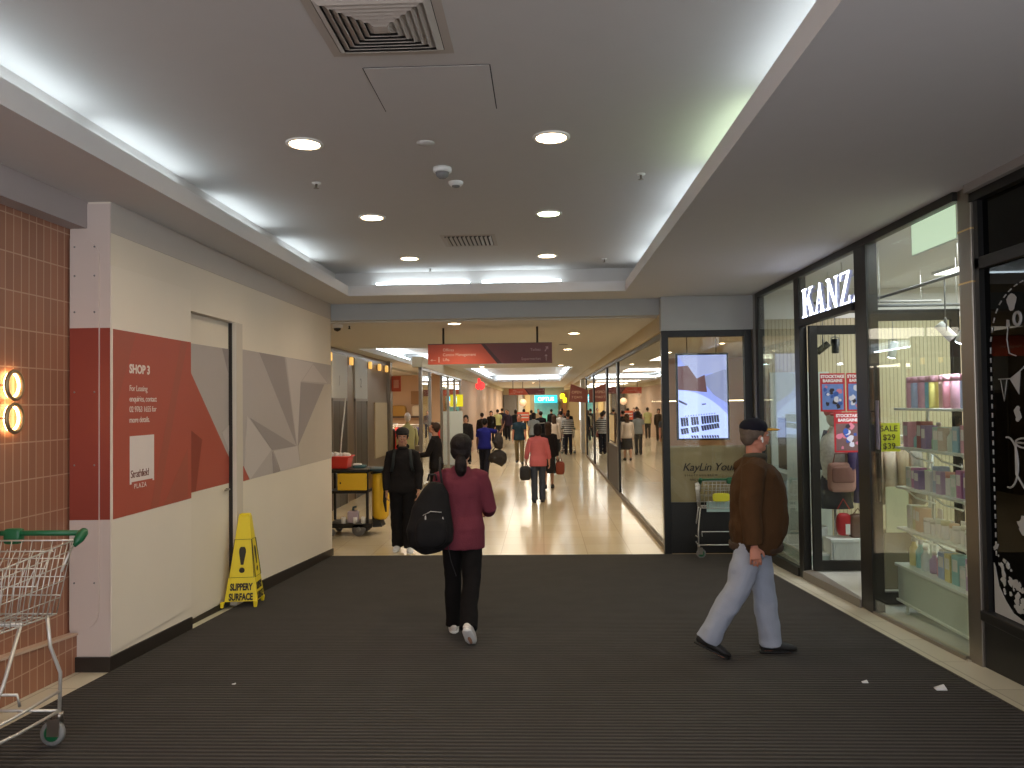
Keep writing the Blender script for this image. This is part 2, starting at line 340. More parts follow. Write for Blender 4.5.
# hoarding door
D = tag(thing('door_hoarding', 'flush white door in the hoarding crossed by the red and grey mural', 'door', (0,0,0)), kind='structure')
box(-3.04,-3.032,6.38,7.335,.28,2.90).build('door_leaf', hoard_m, D)
polys('mural_facet', -3.0315, [('base',[(6.38,2.64),(7.335,2.648),(7.335,1.352),(6.38,1.352)]),('red',[(6.38,2.40),(6.534,2.385),(7.335,1.60),(7.335,1.352),(6.38,1.352)]),('rd',[(6.38,1.95),(6.75,1.8),(6.62,1.352),(6.38,1.352)]),('dk',[(7.182,2.645),(7.335,2.646),(7.335,2.40)]),('lt',[(7.175,1.841),(7.335,1.909),(7.335,1.66)])], D)
box(-3.04,-2.958,7.352,7.50,.25,2.905).build('door_jamb', mat('jamb_paint', (200,190,177), .6), D)
box(-3.035,-3.0,7.338,7.352,.25,2.9).build('door_gap', black_pl, D)
b = MB(); b.tube([(-3.032,7.27,1.30),(-3.0,7.27,1.30),(-3.0,7.17,1.30)], .009, 8); b.build('handle', steel, D)
# leasing panel
LP = thing('leasing_poster', 'red leasing notice reading SHOP 3 on the white hoarding', 'poster', (-2.952, 5.185, 1.325))
b = MB(); b.box(.0003,.003,0,1.175,0,1.31); b.build('sheet', red_m, LP)
g['r2'] = mat('red_print_facet', (163,82,66), .5)
b = MB(); b.prism([(.7,0),(1.11,0),(1.11,.42)], .003, .0036, 'x').prism([(0,1.31),(0,.7),(.3,1.31)], .003, .0036, 'x').prism([(.5,0),(.62,0),(.95,.9),(1.11,1.3),(1.0,1.31)], .003,.0033,'x'); b.build('facet_print', g['r2'], LP)
print_w = mat('white_print', (226,214,206), .6)
text('lettering', 'SHOP 3', .088, print_w, LP, (.004,.205,1.015), (0,1,0), (0,0,1), .0008, bold=.003)
for k, l in enumerate(('For Leasing','enquiries, contact','02 9763 1655 for','more details.')):
    text('lettering', l, .060, print_w, LP, (.004,.205,.885-.076*k), (0,1,0), (0,0,1), .0005, spacing=.92)
b = MB(); b.box(.003,.0038,.21,.555,.215,.56); b.build('logo_square', mat('logo_white', (224,212,208), .5), LP)
b = MB(); b.box(.0038,.0046,.235,.53,.175,.23); b.build('logo_band', red_m, LP)
text('lettering', 'Strathfield', .078, mat('logo_red', (110,50,44), .5), LP, (.0045,.22,.26), (0,1,0), (0,0,1), .0006, spacing=.84)
text('lettering', 'PLAZA', .05, print_w, LP, (.0052,.265,.18), (0,1,0), (0,0,1), .0006, spacing=1.25)
# ================================================================ right: KANZA shop
FX = 2.89
SF = .20     # shop floor level
# raised strip (tile edge) & kerb under the shopfront
b = MB(); b.hexa([(2.88,5.4,-.1),(2.97,5.4,-.1),(2.97,10.55,-.1),(2.88,10.55,-.1)],[(2.88,5.4,ramp(5.4)+.012),(2.97,5.4,ramp(5.4)+.012),(2.97,10.55,.012),(2.88,10.55,.012)])
struct('trim_shopfront_kerb', b, mat('kerb_tile', (170,160,140), .4, var=.08))
W = tag(thing('window_kanza', 'bronze framed full height shopfront glazing of the accessories shop', 'shopfront', (0,0,0)), kind='structure')
def frame(x0,x1,y0,y1,z0,z1,name='frame', parent=None, m=frame_m):
    return box(x0,x1,y0,y1,z0,z1).build(name, m, parent, .004)
frame(2.875,2.96,10.30,10.42,.05,3.515,'mullion',W)
frame(2.875,2.96,8.68,8.84,.09,3.515,'mullion',W)
frame(2.875,2.98,6.90,7.15,.2,3.515,'mullion',W)
frame(2.87,2.94,5.43,10.3,3.45,3.515,'head_rail',W)
frame(2.85,2.93,7.17,8.68,2.90,2.97,'transom',W)
b = MB(); b.hexa([(2.86,8.84,.05),(2.92,8.84,.05),(2.92,10.3,.05),(2.86,10.3,.05)],[(2.86,8.84,.19),(2.92,8.84,.19),(2.92,10.3,.14),(2.86,10.3,.14)]); b.build('sill_rail', frame_m, W)
b = MB(); b.hexa([(2.875,5.43,.27),(2.905,5.43,.27),(2.905,6.92,.19),(2.875,6.92,.19)],[(2.875,5.43,.312),(2.905,5.43,.312),(2.905,6.92,.225),(2.875,6.92,.225)]); b.build('sill_rail', steel, W)
for y0, y1, z0, z1 in ((5.43,6.92,.22,3.45),(8.84,10.3,.15,3.45),(7.17,8.68,2.97,3.45)):
    box(2.885,2.893,y0,y1,z0,z1).build('glass_pane', pane, W)
# stainless pillar
P_ = MB().box(2.90,3.02,5.27,5.43,.2,3.515); P_ = struct('pillar_steel', P_, steel, None, .006)
for z in (2.86, 3.22): box(2.898,3.022,5.267,5.432,z,z+.012).build('joint_band', mat('brass_band', (230,196,140), .3, metal=.8), P_)
# shop room
shop_floor = brick_mat('marble_shop_floor', (206,206,198), (198,198,190), (186,186,178), .6, .6, .003, 'XY', .2, 0., 0.)
b = MB(); b.box(2.95,8,5.45,10.5,.0,SF); struct('floor_kanza', b, shop_floor)
b = MB(); b.hexa([(2.86,7.15,.05),(2.99,7.15,.05),(2.99,8.68,.05),(2.86,8.68,.05)],[(2.86,7.15,.265),(2.99,7.15,.21),(2.99,8.68,.205),(2.86,8.68,.19)]); struct('floor_threshold', b, mat('threshold_metal',(122,116,108),.6))
slat = brick_mat('vertical_slat_panelling', (190,178,148), (184,172,142), (138,126,98), .05, 4., .005, 'XZ', .5, 0., .5)
b = MB(); b.box(2.97,8,10.46,10.5,0,3.17); struct('wall_kanza_back', b, slat)
struct('wall_kanza_far', box(8,8.1,5.3,10.5,0,3.6), mat('shop_wall_cream', (204,190,150), .7))
struct('wall_kanza_near', box(3.0,8,5.33,5.42,0,3.6), mat('shop_wall_cream', (204,190,150), .7))
struct('wall_kanza_fascia', box(2.97,8,10.44,10.5,3.17,3.6), white_m)
struct('ceiling_kanza', box(2.96,8,5.42,10.5,3.56,3.66), white_m)
# glowing panel just inside the glass
t = thing('glow_panel', 'pale glowing panel high behind the near shop window pane', 'light box', (3.06, 6.05, 3.24))
box(-.02,.06,-.36,.34,0,.30).build('housing', white_m, t)
box(-.026,-.02,-.34,.32,.012,.288).build('diffuser', mat('glow_panel_face', (206,224,196), .5, emit=.7), t)
# illuminated letters  (serif shapes)
sign_em = mat('sign_letter_face', (238,240,255), .5, emit=3.2)
sign_side = mat('sign_letter_return', (150,150,190), .5, emit=.25)
K = thing('shop_sign', 'glowing white serif capital letters above the accessories shop door', 'shop sign', (2.935, 8.63, 2.985))
def letter(polys_, y, w, hgt, name):
    b = MB()
    for p in polys_:
        b.mi = 0; b.prism([(-(y + u*w), v*hgt) for u, v in p], -.045, -.041, 'x'); b.mi = 1; b.prism([(-(y + u*w), v*hgt) for u, v in p], -.0405, -.012, 'x')
    b.build(name, [sign_em, sign_side], K)
sr = .06
def stem(x0, x1, y0=0, y1=1, s=.1): return [[(x0,y0),(x1,y0),(x1,y1),(x0,y1)],[(x0-s,y0),(x1+s,y0),(x1+s,y0+sr),(x0-s,y0+sr)],[(x0-s,y1-sr),(x1+s,y1-sr),(x1+s,y1),(x0-s,y1)]]
Kp = stem(.13,.36) + [[(.36,.40),(.36,.50),(.74,.95),(.86,.95)],[(.46,.60),(.64,.68),(1.0,.04),(.74,.04)],[(.66,0),(1.06,0),(1.06,sr),(.66,sr)],[(.62,1-sr),(.98,1-sr),(.98,1),(.62,1)]]
Ap = [[(.10,.04),(.18,.04),(.53,.98),(.47,.98)],[(.64,.04),(.88,.04),(.57,1.),(.45,1.)],[(.26,.3),(.72,.3),(.70,.36),(.28,.36)],[(-.02,0),(.32,0),(.32,sr),(-.02,sr)],[(.54,0),(1.,0),(1.,sr),(.54,sr)]]
Np = [[(.14,.0),(.21,.0),(.21,1),(.14,1)],[(.80,0),(.87,0),(.87,1),(.80,1)],[(.08,1),(.30,1),(.87,.0),(.72,.0)],[(.02,0),(.33,0),(.33,sr),(.02,sr)],[(.68,1-sr),(.99,1-sr),(.99,1),(.68,1)],[(.0,1-sr),(.28,1-sr),(.28,1),(.0,1)]]
Zp = [[(.72,.94),(.95,.94),(.28,.06),(.05,.06)],[(.08,.94),(.95,.94),(.95,1),(.08,1)],[(.05,0),(.95,0),(.95,.06),(.05,.06)],[(.08,.76),(.13,.76),(.2,.96),(.08,.96)],[(.95,.24),(.90,.24),(.80,.04),(.95,.04)]]
for pp, y, w in ((Kp,.01,.36),(Ap,.41,.29),(Np,.74,.32),(Zp,1.09,.26),(Ap,1.40,.28)): letter(pp, y, w, .31, 'letter')
for zz in (.07,.25): box(-.010,-.006,-1.48,-.02,zz,zz+.012).build('rail', sign_side, K)
# door leaves (open inward)
def leaf(y, x1, label):
    t = tag(thing('door_leaf', label, 'glass door', (2.95, y, SF)), kind='structure'); w = x1-2.95
    for a, c in ((0,.09),(w-.07,w)): box(a,c,-.025,.025,.01,2.70).build('stile', frame_m, t, .003)
    box(.09,w-.07,-.025,.025,2.60,2.70).build('top_rail', frame_m, t, .003); box(.09,w-.07,-.025,.025,.01,.12).build('bottom_rail', frame_m, t, .003)
    box(.09,w-.07,-.004,.004,.12,2.60).build('glass_pane', pane, t)
    b = MB(); b.tube([(w-.035,-.03,.85),(w-.035,-.07,.88),(w-.035,-.07,1.25),(w-.035,-.03,1.28)], .012, 8); b.build('pull_handle', steel, t)
    return t
leaf(8.60, 3.70, 'far leaf of the open shop door, covered with red sale posters')
leaf(7.20, 3.83, 'near leaf of the open shop door with the yellow sale notice')
# posters on the far leaf
def poster(x0,x1,y,z0,z1,label,mode,title=('STOCKTAKE','BARGAINS')):
    t = thing('poster', label, 'poster', ((x0+x1)/2, y, z0), 0, 'posters in the accessories shop door'); w=(x1-x0)/2; hh=z1-z0
    box(-w,w,0,.003,0,hh).build('sheet', mat('poster_red',(186,44,52),.5), t)
    rnd = random.Random(len(label))
    b = MB(); b.box(-w+.02,w-.02,-.001,0,.02,hh*.72); b.build('photo', mat('poster_photo_blue' if mode=='b' else 'poster_photo_dark',(110,140,205) if mode=='b' else (120,92,92),.4,var=.3,scale=14), t)
    b = MB()
    cols = [mat('pic_white',(220,222,235),.5), mat('pic_blue',(60,96,180),.5), mat('pic_dark',(50,44,56),.5), mat('pic_pink',(214,130,150),.5)]
    for k in range(16):
        b.mi = rnd.randrange(4); cx = rnd.uniform(-w+.05,w-.05); cz = rnd.uniform(.05,hh*.66); r = rnd.uniform(.015,.04); n = 9
        b.prism([(cx+r*rnd.uniform(.6,1.2)*math.cos(2*PI*q/n), cz+r*rnd.uniform(.6,1.2)*math.sin(2*PI*q/n)) for q in range(n)], -.002-.0002*k, -.001, 'y')
    b.build('printed_picture', cols, t)
    for q, s_ in enumerate(title): text('lettering', s_, .045, mat('poster_text_white',(240,235,235),.5), t, (0,-.0015,hh*(.90-.11*q)-.008), (1,0,0), (0,0,1), .0005, 'CENTER', bold=.002)
poster(3.06,3.33,8.585,1.95,2.37,'red topped blue sale poster, left of the upper pair on the shop door','b')
poster(3.345,3.62,8.585,1.95,2.37,'red topped blue sale poster, right of the upper pair on the shop door','b')
poster(3.20,3.50,8.582,1.50,1.94,'red sale poster with dark picture below the pair on the shop door','d')
t = thing('poster', 'bright yellow notice reading SALE $29 $39 inside the near window', 'poster', (3.17,7.18,1.60))
box(-.10,.10,0,.003,0,.26).build('sheet', mat('notice_yellow',(232,238,60),.5), t)
for q, s_ in enumerate(('SALE','$29','$39')): text('lettering', s_, .075, mat('notice_text',(50,56,30),.5), t, (0,-.0015,.185-.08*q), (1,0,0), (0,0,1), .0005, 'CENTER', bold=.001)
t = thing('poster', 'lilac picture poster on the glass beside the steel grey mullion', 'poster', (2.935,6.98,1.64)); 
box(0,.003,-.14,.14,0,.43).build('sheet', mat('lilac_print',(176,158,186),.5,var=.25,scale=18), t); box(-.001,0,-.1,.1,.05,.3).build('photo', mat('lilac_photo',(140,120,150),.5,var=.4,scale=25), t)
t = thing('poster', 'dark picture poster below the lilac poster on the shop glass', 'poster', (2.935,6.98,1.18))
box(0,.003,-.14,.14,0,.43).build('sheet', mat('dark_print',(70,62,62),.5,var=.5,scale=18), t); box(-.001,0,-.1,.1,.25,.38).build('photo', mat('dark_photo',(40,36,40),.5,var=.4,scale=25), t)
t = thing('poster', 'black and white picture poster in the far window pane', 'poster', (2.90,9.45,1.25))
box(0,.003,-.16,.16,0,.62).build('sheet', mat('dark_print',(70,62,62)), t); box(-.001,0,-.12,.12,.3,.56).build('photo', mat('mono_photo',(150,146,150),.5,var=.5,scale=25), t)
t = thing('poster', 'pale blue picture poster under the black and white one', 'poster', (2.90,9.45,.72))
box(0,.003,-.16,.16,0,.48).build('sheet', mat('blue_print',(134,156,176),.5,var=.2,scale=15), t); box(-.001,0,-.12,.12,.12,.4).build('photo', mat('blue_photo',(80,106,140),.5,var=.4,scale=25), t)
# wall panel inside far pane: pale low cabinet + basket
b = MB(); b.box(-.02,.75,-.02,.02,0,2.25); o = b.build('display_board', mat('display_board',(186,196,190),.5)); o.location = (3.05,10.35,SF); tag(o,'pale green display board inside the far window','display board')
t = thing('display_plinth', 'long low pale plinth inside the far shop window', 'plinth', (3.2,9.6,SF)); box(-.2,.2,-.65,.65,0,.10).build('body', mat('pale_plinth',(178,190,184),.5), t); box(-.21,.21,-.66,.66,.10,.125).build('top', white_m, t)
def basket(loc, label, r=.14, hgt=.2, m=white_m, stuff=None):
    t = thing('basket', label, 'basket', loc)
    b = MB(); b.lathe([(r*.8,0),(r,hgt),(r+.012,hgt),(r+.012,hgt-.015),(r*.82,.0)]); b.build('body', m, t)
    b = MB(); b.tube([(r*math.cos(a),r*math.sin(a),hgt) for a in [2*PI*k/20 for k in range(20)]], .009, 6, closed=True); b.build('rim', m, t)
    for k in range(16):
        a = 2*PI*k/16; b = MB(); b.tube([(r*.83*math.cos(a),r*.83*math.sin(a),.01),(r*1.01*math.cos(a),r*1.01*math.sin(a),hgt)], .006, 5); b.build('rib', m, t)
    return t
basket((3.2,9.25,SF+.125), 'white round bin on the plinth inside the far window', .13, .26)
# clothes behind the far leaf
def garment(x, y, z, m, label, w=.2, L=.75, rz=0., group='hanging garments in the accessories shop', sleeves=True):
    t = thing('garment', label, 'garment', (x, y, z), rz, group)
    b = MB(); prof = [(.05,.03,0),(w*.75,.05,-.05),(w*.95,.07,-.12),(w*.9,.08,-.35),(w*1.1,.09,-L)]
    b.tube([(0,0,p[2]) for p in prof], [(p[0],p[1]) for p in prof], 16, ref=(1,0,0))
    b.build('body', m, t)
    if sleeves:
        for s_ in (-1,1):
            b = MB(); b.tube([(s_*w*.8,0,-.07),(s_*w*1.15,0,-.25),(s_*w*1.2,.02,-.55)], [.055,.05,.04], 10); b.build('sleeve', m, t)
    b = MB(); b.tube([(-w*.8,0,-.05),(0,0,.02),(w*.8,0,-.05)], .006, 6).tube([(0,0,.02),(0,0,.07),(.02,0,.09),(.03,0,.07)], .003, 5); b.build('hanger', steel, t)
    return t
R = thing('clothes_rack', 'steel clothes rail behind the open shop door', 'clothes rack', (3.75,9.5,SF))
for s_ in (-1,1):
    b = MB(); b.tube([(0,s_*.55,0),(0,s_*.55,1.62)], .014, 8); b.build('post', chrome, R)
    b = MB(); b.tube([(-.22,s_*.55,.02),(.22,s_*.55,.02)], .016, 8); b.build('foot', chrome, R)
b = MB(); b.tube([(0,-.6,1.62),(0,.6,1.62)], .013, 8); b.build('rail', chrome, R)
gcols = [((70,60,110),'purple'),((186,176,156),'cream'),((170,168,160),'pale grey'),((200,60,60),'red'),((150,150,140),'grey'),((196,150,140),'dusty pink'),((60,60,70),'charcoal')]
for k, (c, n) in enumerate(gcols):
    garment(3.75, 9.02+.15*k, SF+1.55, mat('cloth_'+n.replace(' ','_'), c, .9, bump=.2), n+' garment on the rail behind the open shop door', .2, .85, PI/2*.0+.35)
t = thing('mannequin', 'white mannequin torso in a floral top and dark skirt behind the shop door', 'mannequin', (3.40,9.15,SF))
b = MB(); b.tube([(0,0,z) for z in (.95,1.05,1.2,1.35,1.45,1.5,1.56)], [(.15,.11),(.13,.1),(.16,.11),(.17,.1),(.12,.07),(.05,.05),(.045,.045)], 20, ref=(1,0,0)); b.build('torso', mat('floral_cloth',(206,204,196),.8,var=.35,scale=30), t)
b = MB(); b.tube([(0,0,z) for z in (.62,.8,1.0)], [(.21,.15),(.19,.13),(.14,.10)], 20, ref=(1,0,0)); b.build('skirt', mat('cloth_charcoal',(60,60,70)), t)
b = MB(); b.sup((0,-.01,1.67),(.075,.09,.11)); b.build('head', mat('mannequin_white',(215,205,200),.5), t)
b = MB(); b.sup((0,.01,1.74),(.095,.11,.075)).sup((0,-.08,1.71),(.07,.05,.02)); b.build('pink_hat', mat('hat_pink',(220,96,110),.8), t)
b = MB(); b.tube([(0,0,.02),(0,0,.7)], .015); b.build('pole', chrome, t)
b = MB(); b.lathe([(.16,0),(.16,.015),(.02,.03)]); b.build('base', chrome, t)
t = thing('handbag', 'dusty pink handbag hung in front of the mannequin', 'handbag', (3.42,8.98,1.02))
b = MB(); b.sup((0,0,.17),(.15,.06,.17),.35); b.build('body', mat('bag_pink',(178,132,120),.6), t)
b = MB(); b.sup((0,-.045,.20),(.13,.025,.09),.3); b.build('flap', mat('bag_pink_dark',(140,96,88),.6), t)
b = MB(); b.tube([(-.1,0,.3),(-.07,0,.44),(.07,0,.44),(.1,0,.3)], .008, 6); b.build('strap', mat('bag_pink_dark',(140,96,88)), t)
t = thing('handbag', 'red shoulder bag with white tag standing in the white tub', 'handbag', (3.44,9.0,SF+.32))
b = MB(); b.sup((0,0,.13),(.08,.05,.13),.6); b.build('body', mat('bag_red',(176,34,42),.5), t); box(.0,.05,-.056,-.052,.02,.14).build('tag', white_m, t)
b = MB(); b.tube([(-.07,0,.3),(0,0,.42),(.07,0,.3)], .008, 6); b.build('strap', mat('bag_red',(196,30,40)), t)
t = thing('handbag', 'brown leather bag standing in the white tub', 'handbag', (3.60,9.0,SF+.30))
b = MB(); b.sup((0,0,.13),(.11,.06,.14),.5); b.build('body', mat('bag_brown',(96,62,48),.5), t); b = MB(); b.tube([(-.07,0,.24),(0,0,.33),(.07,0,.24)], .008, 6); b.build('strap', mat('bag_brown',(96,62,48)), t)
t = thing('storage_tub', 'white ribbed rectangular tub of bags behind the shop door', 'tub', (3.52,9.0,SF))
b = MB(); b.box(-.26,.26,-.12,.12,.0,.02).box(-.26,.26,-.13,-.115,0,.28).box(-.26,.26,.115,.13,0,.28).box(-.27,-.255,-.13,.13,0,.28).box(.255,.27,-.13,.13,0,.28)
for k in range(22): x = -.25+.0238*k; b.box(x,x+.008,-.138,-.13,.02,.26)
b.build('body', white_m, t); box(-.28,.28,-.142,.142,.27,.30).build('rim', white_m, t)
# coats seen through the near leaf
R = thing('clothes_rack', 'steel clothes rail of pale coats near the window shelves', 'clothes rack', (3.62,8.0,SF))
for s_ in (-1,1):
    b = MB(); b.tube([(s_*.34,0,0),(s_*.34,0,1.5)], .014, 8); b.build('post', chrome, R)
b = MB(); b.tube([(-.38,0,1.5),(.38,0,1.5)], .013, 8); b.build('rail', chrome, R)
for k, (c, n) in enumerate((((190,160,140),'beige'),((200,176,160),'pale pink'),((170,146,120),'tan'),((150,140,130),'taupe'))):
    garment(3.40+.13*k, 8.0, SF+1.42, mat('coat_'+n.replace(' ','_'), c, .9, bump=.2), n+' coat on the rail near the window shelves', .13, .60, 1.2, 'hanging garments in the accessories shop')
o = box(-.11,.11,0,.01,0,.45).build('price_card', mat('card_cream',(206,204,176),.6)); o.location = (3.5,7.78,.76); tag(o, 'large blank cream card standing below the pale coats', 'card')
o = box(-.14,.14,0,.2,0,.56).build('card_stand', mat('stand_wood',(110,98,80),.6), None, .01); o.location = (3.5,7.78,SF); tag(o, 'brown box stand under the cream card', 'stand')
# track lighting
def track(x0,y0,x1,y1,z,label):
    t = thing('light_track', label, 'light track', (x0,y0,z)); b = MB(); b.tube([(0,0,0),(x1-x0,y1-y0,0)], .014, 6); b.build('rail', grey_pl, t)
    for f_ in (.15,.85):
        b = MB(); x=(x1-x0)*f_; y=(y1-y0)*f_; b.tube([(x,y,0),(x,y,3.56-z)], .004, 6); b.build('hanger_rod', white_m, t)
track(3.25,5.6,3.25,8.9,3.05,'long grey lighting track running beside the shop window')
track(3.1,9.0,4.6,9.0,3.2,'grey lighting track running above the open shop door')
track(3.0,7.9,4.4,7.9,2.97,'short grey lighting track beyond the shop door')
track(2.99,7.45,4.6,7.45,2.97,'grey lighting track running across the shop')
def spotlamp(x,y,z,zt,tilt,yaw,label,m,on,e=22):
    t = thing('track_spotlight', label, 'spotlight', (x,y,z), yaw, 'shop track spotlights')
    b = MB(); b.tube([(0,0,.05),(0,0,zt-z)], .006, 6); b.build('stem', grey_pl, t)
    a = Matrix.Rotation(tilt,3,'X'); p = lambda q: a @ Vector(q)
    b = MB(); b.tube([p((0,0,.08)),p((0,0,.075)),p((0,0,-.07)),p((0,0,-.08))], [.032,.038,.040,.040], 16); b.build('can', m, t)
    b = MB(); b.tube([p((0,0,-.081)),p((0,0,-.086))], .034, 16); b.build('lens', mat('spot_lens',(235,240,255),.3,emit=18.) if on else vent_dk, t)
    b = MB(); b.tube([(.046,0,0),(.046,0,.09),(0,0,.11),(-.046,0,.09),(-.046,0,0)], .006, 6); b.build('yoke', grey_pl, t)
    if on: spot('spot_beam', tuple(p((0,0,-.13))), e, (240,242,255), 1.3, t, (tilt,0,0))
    return t
spotlamp(3.25,6.02,2.58,3.05,.5,.6,'bright white spotlight nearest the steel pillar',white_m,True)
spotlamp(3.25,6.30,2.62,3.05,.7,-1.9,'white spotlight turned sideways behind the nearest one',white_m,False)
spotlamp(3.55,7.9,2.58,2.97,.35,.2,'white spotlight shining beside the grey mullion',white_m,True)
spotlamp(3.25,9.0,2.68,3.2,.9,1.3,'black spotlight tilted sideways, seen above the open door',black_m,False)
spotlamp(3.39,9.0,2.70,3.2,.02,0,'black upright spotlight can, seen above the open door',black_m,False)
# shelf unit behind the near pane
SHX0, SHX1, SY0, SY1 = 3.13, 3.42, 5.62, 6.98
sh_w = mat('shelf_white', (222,226,218), .4)
U = thing('shelf_unit', 'white shelf unit of boxed accessories behind the near window pane', 'shelving', (0,0,SF))
levels = (1.80,1.46,1.11,.75)
for z in levels: box(SHX0,SHX1,SY0,SY1,z-.02,z).build('shelf', sh_w, U, .003)
for y in (SY0+.05,(SY0+SY1)/2,SY1-.05):
    b = MB(); b.tube([(SHX1-.02,y,.42),(SHX1-.02,y,1.80)], .013, 8); b.build('upright', sh_w, U)
box(SHX0-.02,SHX1+.05,SY0-.03,SY1+.02,.405,.43).build('counter_top', sh_w, U, .004); box(SHX0,SHX1+.03,SY0,SY1,.11,.405).build('cabinet', mat('cabinet_pale',(196,204,192),.5), U, .003)
box(SHX0-.015,SHX1+.04,SY0-.02,SY1+.01,.10,.118).build('base_rail', sh_w, U)
for y in (SY0+.06,SY1-.1):
    for x in (SHX0+.03,SHX1):
        b = MB(); b.tube([(x,y,0),(x,y,.1)], .014, 8); b.build('leg', sh_w, U)
for y in (SY0+.3,SY0+.75,SY0+1.2):
    for z in levels[1:]:
        b = MB(); b.tube([(SHX0+.02,y,z-.02),(SHX0+.10,y,z-.09),(SHX1-.03,y,z-.14)], .007, 6); b.build('bracket', sh_w, U)
ordn = ['first','second','third','fourth','fifth','sixth','seventh','eighth','ninth','tenth','eleventh','twelfth','thirteenth','fourteenth']
rnd = random.Random(3)
pal = {0:[((222,150,170),'pink'),((150,170,210),'blue'),((214,140,160),'rose'),((90,170,200),'turquoise'),((228,214,90),'yellow'),((220,170,160),'peach'),((214,120,140),'deep pink')],
 1:[((206,150,160),'rose'),((150,196,186),'mint'),((130,190,190),'teal'),((196,176,156),'beige'),((150,60,60),'dark red'),((214,220,200),'ivory'),((120,90,150),'purple'),((140,190,210),'light blue'),((100,160,110),'green')],
 2:[((190,206,190),'pale green'),((176,90,150),'magenta'),((130,70,140),'purple'),((130,190,60),'lime green'),((220,214,206),'white'),((150,170,200),'powder blue'),((170,140,180),'lilac'),((226,150,130),'coral')],
 3:[((200,204,186),'ivory'),((210,206,150),'pale yellow'),((220,180,140),'apricot'),((214,214,208),'white'),((200,196,180),'cream')],
 4:[((220,200,120),'straw yellow'),((90,150,150),'teal'),((200,210,206),'clear white'),((190,170,200),'lilac'),((206,140,150),'rose'),((150,170,200),'blue')]}
sname = ['top shelf','second shelf','third shelf','fourth shelf','counter under the shelves']
def product(kind, x, y, z, w, d, hgt, c, cn, label, group):
    c = tuple(int(v*.72+225*.28) for v in c); m = mat('product_'+cn.replace(' ','_'), c, .45, var=.12, scale=30); m2 = mat('product_white', (226,222,218), .45)
    t = thing({'box':'gift_box','tube':'cosmetic_tube','jar':'cosmetic_jar','bottle':'cosmetic_bottle','card':'hair_accessory_card'}[kind], label, {'box':'box','tube':'tube','jar':'jar','bottle':'bottle','card':'card'}[kind], (x,y,z), rnd.uniform(-.06,.06), group)
    if kind == 'box':
        box(-d/2,d/2,-w/2,w/2,0,hgt).build('carton', m, t, .002); box(-d/2-.001,-d/2,-w*.36,w*.36,hgt*.45,hgt*.85).build('printed_panel', m2, t)
    elif kind == 'card':
        box(-.004,.004,-w/2,w/2,0,hgt).build('backing_card', m2, t); b = MB(); b.sup((-.014,0,hgt*.35),(.012,w*.36,hgt*.25),.6); b.build('clip', m, t)
    elif kind == 'tube':
        b = MB(); b.lathe([(w*.42,0),(w*.44,.02),(w*.44,hgt*.78),(w*.40,hgt*.8)], seg=14); b.build('body', m, t); b = MB(); b.lathe([(w*.43,hgt*.8),(w*.43,hgt*.98),(w*.3,hgt)], seg=14); b.build('cap', mat('product_pink',(222,150,170)), t)
    elif kind == 'jar':
        b = MB(); b.lathe([(w*.4,0),(w*.45,.01),(w*.45,hgt*.7),(w*.4,hgt*.75)], seg=14); b.build('body', m2, t); b = MB(); b.lathe([(w*.45,hgt*.75),(w*.45,hgt),(w*.4,hgt)], seg=14); b.build('lid', m, t)
    else:
        b = MB(); b.lathe([(w*.38,0),(w*.42,.01),(w*.42,hgt*.6),(w*.2,hgt*.75),(w*.16,hgt*.85)], seg=14); b.build('body', m, t); b = MB(); b.lathe([(w*.2,hgt*.85),(w*.2,hgt),(w*.15,hgt)], seg=12); b.build('cap', m2, t)
for li in range(5):
    z = SF + (levels[li] if li < 4 else .43); n = (12,13,14,14,12)[li]; pit = (SY1-SY0-.08)/n
    for k in range(n):
        y = SY1-.05-pit*(k+.5); c, cn = pal[li][(k*(2 if li == 1 else 1)) % len(pal[li])]
        kind = ('tube','box','box','jar','bottle')[li]
        if li == 1 and k % 3 == 1: kind = 'bottle'
        if li == 2 and k % 4 == 3: kind = 'jar'
        if li == 3 and k < 3: kind = 'box'
        if li == 4 and k >= 5: kind = 'box'
        hh = {0:.27,1:rnd.uniform(.13,.24),2:rnd.uniform(.15,.22),3:rnd.uniform(.12,.16) if k > 2 else .2,4:rnd.uniform(.16,.26)}[li]
        product(kind, SHX0+.09+rnd.uniform(0,.03), y, z, pit*.86, .10, hh, c, cn, f"{cn} {kind}, {ordn[k]} from the far end, {sname[li]}", 'products on the window shelves')
        if li in (1,2,3) and k % 2 == 0:
            c2, cn2 = pal[li][(k+3) % len(pal[li])]
            product('card', SHX1-.05, y, z, pit*.8, .01, hh*.95, c2, cn2, f"{cn2} accessory card behind the {ordn[k]} item of the {sname[li]}", 'products on the window shelves')
area('kanza_ceiling_light', (5.2,8.6,3.5), 2.2, 70, (246,248,250), (0,0,0))
area('kanza_window_light', (3.5,6.4,3.5), .6, 26, (240,248,255), (0,0,0), None, 1.6).data.shape = 'RECTANGLE'
t = thing('ceiling_panel_light', 'large square panel light in the accessories shop ceiling', 'ceiling light', (5.2,8.6,3.56)); box(-.6,.6,-.6,.6,-.03,0).build('housing', white_m, t); box(-.58,.58,-.58,.58,-.034,-.03).build('diffuser', mat('panel_diffuser',(250,248,238),.5,emit=4.), t)

